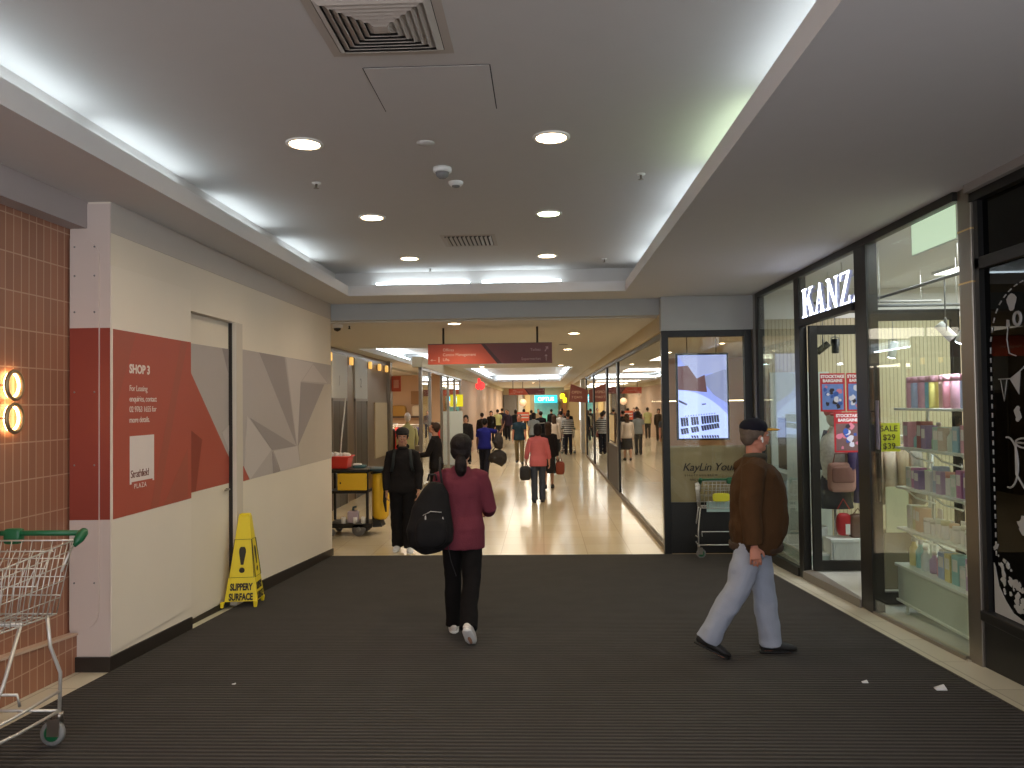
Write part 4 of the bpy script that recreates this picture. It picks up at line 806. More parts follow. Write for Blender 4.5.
t = thing('globe_lamp', 'round cream globe lamp glowing above the far kiosk sign', 'lamp', (-1.05,42.5,2.12)); b = MB(); b.sup((0,0,0),(.2,.2,.2)); b.build('globe', mat('cream_globe',(230,190,150),.5,emit=.45), t); b = MB(); b.tube([(0,0,.19),(0,0,1.15)],.015,6); b.build('cord', black_m, t)
# hanging signs
def hanging(x0,x1,y,z0,z1,label,rods,full=True):
    t = thing('hanging_sign', label, 'sign', ((x0+x1)/2,y,z0)); w=(x1-x0)/2; hh=z1-z0
    b = MB(); b.prism([(-w,0),(w*.12,0),(-w*.14,hh),(-w,hh)], -.025,.025,'y'); b.build('orange_panel', mat('sign_orange_panel',(190,78,50),.45), t)
    b = MB(); b.prism([(w*.20,0),(w,0),(w,hh),(-w*.08,hh)], -.025,.025,'y'); b.build('maroon_panel', mat('sign_maroon_panel',(112,54,52),.45), t)
    b = MB(); b.prism([(w*.12,0),(w*.20,0),(-w*.08,hh),(-w*.14,hh)], -.02,.02,'y'); b.build('dark_band', mat('sign_dark_band',(70,34,30),.45), t)
    box(-w,w,-.03,.03,hh,hh+.012).build('top_rail', mat('sign_top_rail',(90,50,40),.4), t)
    for r_ in rods: b = MB(); b.tube([(r_-(x0+x1)/2,0,hh),(r_-(x0+x1)/2,0,3.27-z0)], .017, 8); b.build('hanging_rod', black_m, t)
    wt = mat('sign_white_text',(224,196,180),.5); gt = mat('sign_pale_text',(196,160,156),.5)
    for q, s_ in enumerate(('Offices','Centre Management','Lifts')): text('lettering', s_, .062, wt, t, (-w*.76,-.027,hh*.66-.075*q), (1,0,0), (0,0,1), .0008)
    text('lettering','Toilets',.058,gt,t,(w*.82,-.027,hh*.62),(1,0,0),(0,0,1),.0008,'RIGHT'); text('lettering','Supermarket',.058,gt,t,(w*.82,-.027,hh*.16),(1,0,0),(0,0,1),.0008,'RIGHT')
    b = MB(); 
    b.box(-w*.95,-w*.87,-.027,-.025,hh*.20,hh*.22).prism([(-w*.965,hh*.21),(-w*.93,hh*.27),(-w*.93,hh*.15)],-.027,-.025,'y').box(-w*.83,-w*.815,-.027,-.025,hh*.1,hh*.28); b.sup((-w*.822,-.027,hh*.33),(.010,.003,.012))
    b.build('arrow_symbol', wt, t)
    b = MB(); b.box(w*.90,w*.91,-.027,-.025,hh*.12,hh*.36).prism([(w*.88,hh*.34),(w*.93,hh*.34),(w*.905,hh*.44)],-.027,-.025,'y').prism([(w*.88,hh*.60),(w*.895,hh*.58),(w*.935,hh*.78),(w*.92,hh*.8)],-.027,-.025,'y').prism([(w*.89,hh*.82),(w*.94,hh*.84),(w*.94,hh*.68)],-.027,-.025,'y'); b.build('arrow_symbol', gt, t)
hanging(-1.76,.165,11.9,2.705,3.01,'large orange and maroon directional sign hanging behind the beam',(-1.52,-.06))
hanging(-1.72,.15,40,2.52,2.84,'orange and maroon directional sign hanging far down the corridor',(-1.5,-.1))
WORLD = 3.6
EXPO = 0.4
# ================================================================ trolleys, cone, cart
def trolley(x, y, rz, label, slope=0., wire=.0028, dens=.042, child_seat=True):
    t = thing('shopping_trolley', label, 'shopping trolley', (x, y, ramp(y)+(.02 if y < 10.4 else 0)), rz, None, slope)
    W = .27
    def side(u, v, s_):          # u 0 rear..1 front, v 0 bottom..1 top
        yb, yt = .16+.66*u, .08+.82*u; zb, zt = .65-.02*u, 1.01-.13*u
        wb, wt = W-.02-.05*u, W+.005-.06*u
        return (s_*(wb+(wt-wb)*v), yb+(yt-yb)*v, zb+(zt-zb)*v)
    for s_ in (-1,1):
        b = MB(); n = int(.8/dens)
        for k in range(n+1): b.tube([side(k/n,0,s_), side(k/n,1,s_)], wire, 5)
        for v in (0,.22,.45,.68,.86,1.): b.tube([side(u/4,v,s_) for u in range(5)], wire*(1.6 if v in (0,1.) else 1.1), 5)
        b.build('basket_side', chrome, t)
    for u in (0,1):
        b = MB(); n = int(.46/dens)
        P = lambda q, v: tuple(Vector(side(u,v,-1))*(1-q)+Vector(side(u,v,1))*q)
        for k in range(n+1): b.tube([P(k/n,0),P(k/n,1)], wire, 5)
        for v in (0,.25,.5,.75,1.): b.tube([P(0,v),P(1,v)], wire*(1.6 if v in (0,1.) else 1.1), 5)
        b.build('basket_end', chrome, t)
    b = MB(); n = 11
    for k in range(n+1):
        q = k/n; b.tube([tuple(Vector(side(0,0,-1))*(1-q)+Vector(side(0,0,1))*q), tuple(Vector(side(1,0,-1))*(1-q)+Vector(side(1,0,1))*q)], wire, 5)
    for k in range(9): b.tube([side(k/8,0,-1), side(k/8,0,1)], wire, 5)
    b.build('basket_floor', chrome, t)
    if child_seat:
        b = MB()
        for k in range(9): q=-.19+.0475*k; b.tube([(q,.12,.97),(q,.24,.80)], wire, 5)
        for z_, y_ in ((.96,.125),(.88,.18),(.80,.24)): b.tube([(-.2,y_,z_),(.2,y_,z_)], wire*1.4, 5)
        b.build('child_seat_flap', chrome, t)
    b = MB(); b.tube([(-W-.005,0,1.04),(W+.005,0,1.04)], .015, 12); b.build('handle', green_pl, t)
    for s_ in (-1,1):
        b = MB(); b.tube([(s_*(W+.005),-.015,1.05),(s_*(W+.008),.0,1.04),(s_*(W+.008),.03,1.015),(s_*(W-.005),.06,.98)], [.02,.026,.026,.014], 10); b.build('handle_end_cap', green_pl, t)
        b = MB(); b.tube([(s_*W,.02,1.02),(s_*(W-.01),.07,.97),side(.05,.6,s_)], .007, 6); b.build('handle_arm', chrome, t)
    b = MB(); b.sup((W-.17,.0,1.025),(.045,.028,.042),.35); b.build('coin_lock', green_pl, t)
    b = MB()
    for s_ in (-1,1):
        b.tube([(s_*.24,.22,.655),(s_*.26,.215,.50),(s_*.285,.165,.36),(s_*.285,.16,.16)], .009, 8)
        b.tube([(s_*.23,.40,.65),(s_*.24,.52,.40),(s_*.225,.62,.20),(s_*.20,.86,.16)], .009, 8)
        b.tube([(s_*.285,.16,.27),(s_*.26,.45,.24),(s_*.19,.88,.20)], .008, 8)
        b.tube([(s_*.285,.16,.17),(s_*.26,.45,.155),(s_*.18,.90,.14)], .008, 8)
    b.tube([(-.285,.16,.17),(.285,.16,.17)], .008, 8).tube([(-.18,.90,.14),(.18,.90,.14)], .008, 8).tube([(-.24,.40,.65),(.24,.40,.65)], .008, 8)
    b.tube([(-.2,.34,.25),(-.2,.36,.31),(.2,.36,.31),(.2,.34,.25)], .007, 8)
    b.build('chassis', chrome, t)
    for s_ in (-1,1):
        for yy_, w_ in ((.16,.285),(.86,.185)):
            xx = s_*w_; sw = yy_ < .5; ax = 'y' if sw else 'x'; wc = (xx-s_*.03,yy_,.062) if sw else (xx,yy_-.03,.062)
            b = MB(); b.cyl((xx,yy_,0), .018, .125, .165, 12);
            for q_ in (-.0195,.0195): b.box(*((min(xx-s_*.05,xx+s_*.012),max(xx-s_*.05,xx+s_*.012),yy_+q_-.0025,yy_+q_+.0025) if sw else (xx+q_-.0025,xx+q_+.0025,yy_-.055,yy_+.01)),.05,.135)
            b.build('castor_fork', steel, t)
            b = MB(); b.lathe([(.03,-.014),(.058,-.014),(.062,-.008),(.062,.008),(.058,.014),(.03,.014)], wc, 22, ax)
            wl = b.build('wheel', grey_pl, t)
            b = MB(); b.lathe([(.002,-.0165),(.036,-.0165),(.040,-.014),(.040,.014),(.036,.0165),(.002,.0165)], wc, 18, ax); b.build('wheel_hub', green_pl, wl)
    return t
trolley(-2.74, 3.98, PI, 'wire shopping trolley with green handle against the brick wall', math.atan(S)).rotation_euler = (math.atan(S), 0, PI)
T2 = trolley(2.31, 10.05, 0, 'wire shopping trolley with yellow tag by the display screen')
T2.location.z = .028
b = MB(); b.sup((0,.085,.80),(.11,.006,.055),.4); b.build('yellow_tag', mat('tag_yellow',(222,214,50),.5), T2)
box(-.17,.17,.17,.175,.60,.74).build('advert_panel', mat('advert_pale',(170,196,190),.5), T2)

cone = thing('wet_floor_cone', 'yellow four sided SLIPPERY SURFACE warning cone by the hoarding', 'warning sign', (-2.87,7.30,ramp(7.3)+.022), .14, None, -math.atan(S))
b = MB(); hb, ht, Hc = .150, .050, .86
def pyr(b, h0, h1, z0, z1): b.hexa([(-h0,-h0,z0),(h0,-h0,z0),(h0,h0,z0),(-h0,h0,z0)],[(-h1,-h1,z1),(h1,-h1,z1),(h1,h1,z1),(-h1,h1,z1)])
pyr(b, hb, ht, .05, Hc-.02); pyr(b, ht, ht-.008, Hc-.02, Hc)
for sx in (-1,1):
    for sy in (-1,1): b.hexa([(sx*.152-.028,sy*.152-.028,0),(sx*.152+.0,sy*.152-.028,0),(sx*.152+.0,sy*.152+.0,0),(sx*.152-.028,sy*.152+.0,0)],[(sx*.150-.03,sy*.150-.03,.055),(sx*.150+.008,sy*.150-.03,.055),(sx*.150+.008,sy*.150+.008,.055),(sx*.150-.03,sy*.150+.008,.055)])
b.build('body', yellow_pl, cone, .006)
blk = mat('cone_print', (44,38,24), .6)
tilt = math.atan((hb-ht)/(Hc-.07))
def on_face(side_, u, v):        # side 0 front (-y), 1 right (+x); v height
    h_ = hb+(ht-hb)*(v-.05)/(Hc-.07)+.0025
    return (u,-h_,v) if side_ == 0 else (h_,u,v)
for sd in (0,1):
    xd = (1,0,0) if sd == 0 else (0,1,0); up = (0,math.sin(tilt),math.cos(tilt)) if sd == 0 else (-math.sin(tilt),0,math.cos(tilt))
    text('lettering','SLIPPERY',.086,blk,cone,on_face(sd,0,.155),xd,up,.001,'CENTER',bold=.004,xs=.60)
    text('lettering','SURFACE',.086,blk,cone,on_face(sd,0,.065),xd,up,.001,'CENTER',bold=.004,xs=.62)
    b = MB(); c_ = [on_face(sd,-.115,.27),on_face(sd,.115,.27),on_face(sd,.078,.62),on_face(sd,-.078,.62)]; b.tube(c_,.0035,5,closed=True); b.build('warning_border', blk, cone)
    b = MB(); pts = [(-.012,.385),(.012,.385),(.032,.50),(.030,.53),(.018,.55),(-.018,.55),(-.030,.53),(-.032,.50)]
    f1 = [on_face(sd,u,v) for u,v in pts]; n_ = Vector((0,-.0015,0)) if sd == 0 else Vector((.0015,0,0))
    b.add(f1+[tuple(Vector(p)+n_) for p in f1], [tuple(range(8)), tuple(range(8,16))]+[(i,(i+1)%8,(i+1)%8+8,i+8) for i in range(8)])
    c0 = Vector(on_face(sd,0,.335)); b.sup(tuple(c0),(.026,.003,.026) if sd == 0 else (.003,.026,.026)); b.build('exclamation_mark', blk, cone)

# litter on the mat
for x,y,w,lab in ((2.361,4.75,.032,'folded white paper scrap on the mat at lower right'),(1.97,4.88,.018,'tiny crumpled paper scrap on the mat left of the folded one'),(-1.97,4.83,.010,'tiny white crumb on the mat near the trolley')):
    o = MB().hexa([(-w,-w*.7,0),(w,-w*.7,0),(w*1.2,w*.7,0),(-w*.9,w*.6,0)],[(-w*.9,-w*.6,w*.5),(w*.9,-w*.7,w*.3),(w,w*.7,w*.7),(-w,w*.5,w*.2)]).build('paper_scrap', mat('paper_white',(225,225,225),.7)); o.location=(x,y,ramp(y)+.018); tag(o,lab,'litter')

# cleaning cart
K2 = thing('cleaning_cart', 'black janitor cart with yellow locker box and yellow bag', 'cleaning cart', (-3.03,12.45,0))
box(-.42,.30,-.25,.25,.13,.20).build('base_tray', black_m, K2, .01)
b = MB(); b.hexa([(.30,-.2,.13),(.44,-.14,.13),(.44,.14,.13),(.30,.2,.13)],[(.30,-.2,.24),(.40,-.14,.24),(.40,.14,.24),(.30,.2,.24)]); b.build('bumper', black_m, K2, .008)
for sx in (-.42,.22):
    for sy in (-.22,.22): box(sx-.02,sx+.02,sy-.02,sy+.02,.2,1.03).build('post', black_m, K2, .004)
box(-.46,.26,-.26,.26,1.01,1.07).build('top_tray', black_m, K2, .01); box(-.42,.22,-.24,.24,.68,.72).build('shelf', black_m, K2)
box(-.25,.22,-.265,.24,.73,1.0).build('locker_box', mat('cart_yellow',(224,180,30),.45), K2, .01)
b = MB(); b.sup((-.20,-.27,.85),(.012,.006,.016)); b.build('lock', black_m, K2)
b = MB(); b.tube([(.26,0,.26),(.30,0,.24),(.40,0,.24)],.01,6); b.build('bag_foot', black_m, K2)
for sx, sy, r in ((.08,-.20,.11),(.08,.20,.11),(-.36,-.2,.06),(-.36,.2,.06)):
    b = MB(); b.lathe([(r*.3,-.02),(r*.92,-.02),(r,-.012),(r,.012),(r*.92,.02),(r*.3,.02)], (sx,sy-.03*(1 if sy<0 else -1),r), 24, 'y'); w = b.build('wheel', mat('cart_wheel',(96,94,90),.6), K2)
    b = MB(); b.lathe([(.002,-.024),(r*.35,-.024),(r*.35,.024),(.002,.024)], (sx,sy-.03*(1 if sy<0 else -1),r), 16, 'y'); b.build('wheel_hub', grey_pl, w)
b = MB(); b.tube([(.28,-.22,1.0),(.50,-.22,1.02),(.52,-.18,1.02),(.52,.18,1.02),(.50,.22,1.02),(.28,.22,1.0)], .016, 8); b.build('bag_frame', black_m, K2)
b = MB(); b.tube([(.385,0,1.0),(.385,0,.8),(.39,0,.5),(.385,0,.30),(.38,0,.25)], [(.12,.2),(.125,.2),(.14,.19),(.13,.17),(.10,.14)], 20, ref=(1,0,0)); b.build('waste_bag', mat('bag_yellow',(228,184,40),.5,bump=.6,bscale=12), K2)
b = MB(); b.sup((.38,0,1.045),(.14,.21,.03),.4); b.build('bag_lid', mat('lid_teal',(40,66,76),.5), K2)
b = MB(); b.tube([(.50,-.20,1.05),(.53,-.22,.8),(.50,-.22,.55),(.52,-.22,.38)], [.05,.045,.03,.012], 8); b.build('hanging_cloth', black_m, K2)
t = thing('cleaning_caddy', 'red tub of cloths on top of the janitor cart', 'tub', (-3.30,12.40,1.072))
b = MB(); b.hexa([(-.15,-.14,0),(.15,-.14,0),(.15,.14,0),(-.15,.14,0)],[(-.19,-.18,.19),(.19,-.18,.19),(.19,.18,.19),(-.19,.18,.19)]); b.build('tub_body', mat('tub_red',(214,58,46),.45), t, .01)
b = MB(); b.tube([(-.2,-.19,.19),(.2,-.19,.19),(.2,.19,.19),(-.2,.19,.19)], .012, 6, closed=True); b.build('rim', mat('tub_red',(214,58,46)), t)
for k in range(7):
    b = MB(); b.sup((-.12+.045*k,-.02+.05*math.sin(k*2.),.21),(.035,.05,.05),.8,rot=Euler((k,.3*k,0))); b.build('cloth', white_m, t)
t = thing('mop', 'white mop handle leaning up behind the red tub', 'mop', (-3.36,12.62,1.07)); b = MB(); b.tube([(0,0,0),(.03,.02,.45),(.10,.05,1.15)], .012, 8); b.build('handle', white_m, t); b = MB(); b.sup((0,0,.03),(.07,.05,.04),.6); b.build('mop_head', mat('mop_blue',(60,76,120),.8), t)
t = thing('spray_bottle', 'pale lilac cleaner bottle on the lower shelf of the cart', 'bottle', (-3.05,12.28,.2)); b = MB(); b.sup((0,0,.10),(.09,.05,.10),.35); b.build('body', mat('cleaner_lilac',(176,160,170),.5), t); b = MB(); b.cyl((0,0),.02,.19,.24,12); b.tube([(-.01,0,.25),(.05,0,.26)],.014,8); b.build('trigger_head', mat('lid_teal',(40,66,76)), t)
for k in range(3):
    t = thing('paper_roll', 'small white roll on the lower shelf of the cart, '+('left','middle','right')[k]+' one of the three', 'paper roll', (-3.2+.19*k if k<2 else -2.88,12.24,.2),0,'rolls on the cleaning cart'); b = MB(); b.lathe([(.035,0),(.035,.10),(.012,.10)],seg=16); b.build('paper', white_m, t); b = MB(); b.lathe([(.012,.1),(.010,.101),(.001,.09)],seg=10); b.build('core', grey_pl, t)
t = thing('cloth_bundle', 'teal folded cloths on the cart beside the red tub', 'cloth', (-2.98,12.42,1.075)); b = MB(); b.sup((0,0,.02),(.1,.1,.025),.4); b.build('folded_cloth', mat('cloth_teal',(60,96,104),.8), t); b = MB(); b.sup((-.03,-.02,.05),(.07,.06,.02),.5); b.build('top_cloth', white_m, t)

# ================================================================ people
def remesh(name, mb, m, parent, vox, smooth=4, disp=0., dscale=.12, loc=None):
    o = mb.build(name, m)
    r = o.modifiers.new('r','REMESH'); r.mode='VOXEL'; r.voxel_size=vox; r.use_smooth_shade=True
    if smooth: s_ = o.modifiers.new('s','SMOOTH'); s_.factor=.5; s_.iterations=smooth
    if disp:
        tx = bpy.data.textures.get('cloth_folds_%g'%dscale) or bpy.data.textures.new('cloth_folds_%g'%dscale,'CLOUDS'); tx.noise_scale=dscale; tx.noise_depth=1
        d = o.modifiers.new('d','DISPLACE'); d.texture=tx; d.strength=disp; d.mid_level=.5; d.texture_coords='LOCAL'
    me = eval_mesh(o); old = o.data; o.modifiers.clear(); o.data = me; bpy.data.meshes.remove(old)
    me.polygons.foreach_set('use_smooth', [True]*len(me.polygons)); me.name = name
    me.materials.clear(); me.materials.append(m)
    o.parent = parent; return o

def person(label, x, y, yaw, H=1.7, skin=(190,145,120), hair_c=(34,28,26), hair='short', top=(60,60,60), top_name='shirt', sleeve='long', trousers=(50,50,50), legw=1.0,
           shoes=(40,40,40), legs=((8,8),(-8,4)), arms=((5,8,12),(-5,8,12)), lean=2, head=(0,0), bulk=1.0, belly=0., hem=-.10, skirt=None, lod=1, z=None, disp=.010, extras=None, inward=(0,0), soleh=.0, heel=(0,0), name='person', collar=None, pattern=None):
    s = H/1.7; r2 = math.radians
    root = thing('person', label, 'person', (x,y,(ramp(y)+(.018 if y < 10.5 else 0)) if z is None else z), yaw)
    vox = {0:.020,1:.012,2:.0055,3:.0045}[lod]; cvox = {0:.018,1:.011,2:.008,3:.007}[lod]; sm = {0:2,1:2,2:4,3:5}[lod]
    sg = 10 if lod < 2 else 16
    # --- skeleton
    J = {}
    feet = []
    for i, sd in enumerate((-1,1)):
        a, k = legs[i][0], legs[i][1]; ab = legs[i][2] if len(legs[i]) > 2 else 0
        a, q = r2(a), r2(a if False else legs[i][0]-k)
        hip = Vector((sd*.088,0,0)); knee = hip+Vector((sd*math.sin(r2(ab)),math.sin(a),-math.cos(a)))*.42; ank = knee+Vector((sd*math.sin(r2(ab))*.5,math.sin(q),-math.cos(q)))*.42
        hp = r2(heel[i]); fd = Vector((sd*.12,math.cos(hp),-math.sin(hp))).normalized(); fu = Vector((0,math.sin(hp),math.cos(hp)))
        J[sd] = [hip,knee,ank,fd,fu]
        feet.append(min((ank-fu*.075-fd*.06).z,(ank-fu*.075+fd*.16).z))
    hz = -min(feet)
    for sd in (-1,1): J[sd] = [J[sd][0]+Vector((0,0,hz)),J[sd][1]+Vector((0,0,hz)),J[sd][2]+Vector((0,0,hz)),J[sd][3],J[sd][4]]
    L = r2(lean); up = Vector((0,math.sin(L),math.cos(L))); fw = Vector((0,math.cos(L),-math.sin(L)))
    hc = Vector((0,0,hz)); T = lambda t, f=0, x_=0: (hc+up*t+fw*f+Vector((x_,0,0)))
    sh_w = .168*(.5+.5*bulk) if bulk > 1 else .168*bulk
    A = {}
    for i, sd in enumerate((-1,1)):
        sp, ab, eb = [r2(v) for v in arms[i][:3]]; inw = inward[i]
        shd = T(.440,-.005-belly*.25,sd*sh_w)
        u1 = Vector((sd*math.sin(ab),math.sin(sp)*math.cos(ab),-math.cos(sp)*math.cos(ab)))
        f1 = Vector((sd*math.sin(ab)*.4-sd*inw,math.sin(sp+eb),-math.cos(sp+eb))).normalized()
        A[sd] = [shd, shd+u1*.285, shd+u1*.285+f1*.245, f1]
    S_ = lambda v: Vector(v)*s
    hyaw, hpit = r2(head[0]), r2(head[1])
    Rh = Matrix.Rotation(hyaw,3,'Z') @ Matrix.Rotation(-hpit,3,'X')
    hcen = T(.668,.015+.0)
    Hd = lambda px,py,pz: S_(hcen + Rh @ Vector((px,py,pz)))
    eul = Rh
    def E3(b, c, r, e=1.): b.sup(tuple(Hd(*c)), tuple(v*s for v in r), e, rot=eul, nu=20 if lod>1 else 12, nv=12 if lod>1 else 8)
    # --- body: one continuous surface
    b = MB()
    bw = bulk
    rings = [(-.09,.12,.085),(-.02,.14,.09),(.10,.125,.085),(.18,.120,.082),(.30,.138,.09),(.40,.145,.085),(.44,.135,.07),(.475,.10,.058),(.51,.068,.052),(.545,.050,.052),(.60,.047,.052)]
    b.tube([S_(T(t)) for t,_,_ in rings], [(a_*s*bw if t<.5 else a_*s,c_*s) for t,a_,c_ in rings], 20, ref=(1,0,0))
    for sd in (-1,1):
        hip,knee,ank,fd,fu = J[sd]
        calf = knee.lerp(ank,.3)-Vector((0,.012,0))
        b.tube([S_(hip+Vector((0,0,.03))),S_(hip.lerp(knee,.3)),S_(knee),S_(calf),S_(knee.lerp(ank,.7)),S_(ank)], [v*s for v in (.082,.075,.05,.052,.038,.033)], sg)
        b.tube([S_(ank-fu*.045-fd*.055),S_(ank-fu*.035),S_(ank-fu*.045+fd*.08),S_(ank-fu*.058+fd*.15)], [(.03*s,.026*s),(.036*s,.036*s),(.04*s,.026*s),(.03*s,.014*s)], sg)
        sh,el,wr,f1 = A[sd]
        b.tube([S_(T(.45,0,sd*.08)),S_(sh),S_(sh.lerp(el,.35)),S_(el),S_(el.lerp(wr,.3)),S_(wr)], [v*s for v in (.040,.046,.040,.036,.036,.024)], sg)
        # hand: palm, thumb and four fingers
        side_f = Vector((0,1,0)) - f1*f1.y
        if side_f.length < .3: side_f = Vector((0,0,1)) - f1*f1.z
        side_f.normalize(); nrm = f1.cross(side_f)*(-sd if True else 1)      # toward the body
        nrm = nrm if nrm.x*sd < 0 else -nrm
        pe = wr+f1*.085
        b.tube([S_(wr-f1*.01),S_(wr+f1*.03),S_(pe)], [(.020*s,.018*s),(.036*s,.015*s),(.040*s,.014*s)], 12, ref=tuple(side_f))
        fl = (.070,.080,.076,.060)
        for k in range(4):
            o_ = side_f*(.030-.020*k); base = pe+o_-f1*.012; Lf = fl[k]
            d1 = (f1+nrm*.25+side_f*(.10-.07*k)).normalized(); p1 = base+d1*Lf*.5; d2 = (f1*.8+nrm*.75).normalized(); p2 = p1+d2*Lf*.33; d3 = (f1*.35+nrm).normalized(); p3 = p2+d3*Lf*.24
            b.tube([S_(base),S_(p1),S_(p2),S_(p3)], [v*s for v in (.0092,.0088,.0082,.007)], 8)
        tb = wr+f1*.025+side_f*.028; t1 = tb+(f1*.6+side_f*.75+nrm*.3).normalized()*.036; t2 = t1+(f1*.95+side_f*.25+nrm*.35).normalized()*.032
        b.tube([S_(tb),S_(t1),S_(t2)], [v*s for v in (.013,.0105,.008)], 8)
    b.tube([S_(T(.50)),S_(T(.60,.01))], [(.058*s,.056*s),(.052*s,.055*s)], 14, ref=(1,0,0))
    E3(b,(0,-.012,.032),(.074,.092,.084)); E3(b,(0,.018,-.028),(.058,.066,.080)); E3(b,(0,.052,-.084),(.030,.028,.026)); E3(b,(0,.066,.026),(.052,.024,.018))
    for sd in (-1,1): E3(b,(sd*.030,.062,-.022),(.026,.026,.024)); E3(b,(sd*.076,-.008,-.004),(.009,.020,.030)); E3(b,(sd*.046,.010,-.070),(.022,.036,.026))
    b.tube([Hd(0,.082,.022),Hd(0,.096,.0),Hd(0,.104,-.018)], [(.008*s),(.010*s),(.014*s)], 8); E3(b,(0,.082,-.048),(.024,.014,.014))
    remesh('body', b, mat('skin_%d_%d_%d'%skin, skin, .55, spec=.3), root, vox*s, sm)
    # face details
    if lod >= 1:
        for nm, c, pts in (('eyes',(225,220,215),[((sd*.030,.079,.008),(.011,.006,.006)) for sd in (-1,1)]),('irises',(40,28,22),[((sd*.030,.0845,.008),(.0055,.003,.0058)) for sd in (-1,1)]),('eyebrows',hair_c,[((sd*.030,.087,.027),(.017,.004,.0042)) for sd in (-1,1)]),('lips',(150,90,84),[((0,.0945,-.044),(.021,.004,.0038)),((0,.0935,-.053),(.018,.005,.0045))])):
            b = MB()
            for p_, r_ in pts: E3(b,p_,r_)
            b.build(nm, mat('face_%s_%d'%(nm,c[0]), c, .4), root)
    # hair
    hm = mat('hair_%d_%d_%d'%hair_c, hair_c, .6, var=.3, scale=60, bump=.5, bscale=120, spec=.2)
    if hair:
        b = MB()
        E3(b,(0,-.024,.040),(.083,.094,.088)); E3(b,(0,-.062,-.004),(.066,.048,.066))
        for sd in (-1,1): E3(b,(sd*.066,-.022,.022),(.020,.050,.045))
        if hair == 'fringe': E3(b,(0,.045,.070),(.060,.050,.035))
        if hair in ('long','bob','ponytail'): E3(b,(0,-.048,-.008),(.092,.068,.090)); E3(b,(0,-.024,.046),(.096,.104,.096))
        if hair == 'ponytail':
            b.tube([Hd(0,-.09,-.045),Hd(.004,-.118,-.065),Hd(.006,-.128,-.11),Hd(.006,-.125,-.165),Hd(.004,-.115,-.205),Hd(.002,-.110,-.225)], [v*s for v in (.022,.040,.054,.052,.036,.014)], 12)
        if hair == 'bob':
            for sd in (-1,1): E3(b,(sd*.060,-.030,-.050),(.030,.050,.075))
            E3(b,(0,-.066,-.070),(.078,.045,.070))
        if hair == 'long':
            for sd in (-1,1): E3(b,(sd*.062,-.030,-.08),(.028,.045,.11))
            E3(b,(0,-.07,-.14),(.085,.045,.17),.8)
        remesh('hair', b, hm, root, cvox*s*.8, sm, .006 if lod>1 else 0, .03)
        if hair == 'ponytail':
            b = MB(); b.tube([Hd(0,-.098,-.052),Hd(.003,-.108,-.060)], .026*s, 12); b.build('hair_band', mat('hair_band_black',(18,16,18),.5), root)
    # top garment
    bl = lambda t: max(0., 1-abs((t-.13)/(.34 if t > .13 else .27))**1.7)
    o = .014
    b = MB(); hw = .088+.090*legw if hem < -.05 else .160; hd_ = max(.108,.090*legw+.018+.17*math.sin(r2(max(abs(legs[0][0]),abs(legs[1][0])))) if hem < -.12 else .118); hd_ = min(hd_, .138) if bulk > 1.15 else hd_; rg = [(hem,hw/bw,hd_/bw),(hem+.05,hw*1.02/bw,hd_*1.03/bw),(.0,max(hw/bw,.155),max(hd_/bw,.108)),(.10,.150,.106),(.20,.145,.102),(.30,.156,.108),(.385,.160,.102),(.43,.150,.086),(.47,.118,.070),(.50,.084,.062),(.525,.066,.060)]
    b.tube([S_(T(t,belly*.45*bl(t))) for t,_,_ in rg], [((a_+o)*s*bw if t<.45 else (a_)*s*(1+(bw-1)*.4),((c_+o)*(bw if t<.45 else 1)+belly*.72*bl(t))*s) for t,a_,c_ in rg], 24, ref=(1,0,0))
    for sd in (-1,1):
        sh,el,wr,f1 = A[sd]; x_ = .4*(bulk-1)*.1
        if sleeve == 'long': b.tube([S_(T(.452,0,sd*.06)),S_(T(.452,0,sd*(sh_w-.05))),S_(sh),S_(sh.lerp(el,.4)),S_(el),S_(el.lerp(wr,.4)),S_(wr-f1*.012)], [(v+x_+.25*(bulk-1)*.2)*s for v in (.045,.055,.064,.062,.055,.051,.041)], sg+2)
        elif sleeve == 'mid': b.tube([S_(T(.452,0,sd*.06)),S_(T(.452,0,sd*(sh_w-.05))),S_(sh),S_(sh.lerp(el,.5)),S_(el),S_(el.lerp(wr,.55))], [(v+x_)*s for v in (.045,.055,.062,.060,.054,.052)], sg+2)
        elif sleeve == 'short': b.tube([S_(T(.452,0,sd*.06)),S_(T(.452,0,sd*(sh_w-.05))),S_(sh),S_(sh.lerp(el,.55)),S_(sh.lerp(el,.62))], [v*s for v in (.045,.055,.062,.064,.060)], sg+2)
        else: b.tube([S_(T(.462,0,sd*.07)),S_(T(.462,0,sd*.14))], [.055*s,.06*s], sg)
    topm = pattern or mat('%s_%d_%d_%d'%((top_name,)+top), top, .9, var=.08, scale=6, bump=.25, bscale=90, spec=.15)
    remesh(top_name, b, topm, root, cvox*s, sm, disp*s)
    if collar:
        b = MB(); n=20
        b.tube([S_(T(.515+.018*math.cos(2*PI*k/n),.012+.074*math.sin(2*PI*k/n),.070*math.cos(2*PI*k/n))) for k in range(n)], [(.020*s,.012*s)]*n, 8, closed=True); b.build('collar', mat('collar_%d_%d_%d'%collar, collar, .9), root)
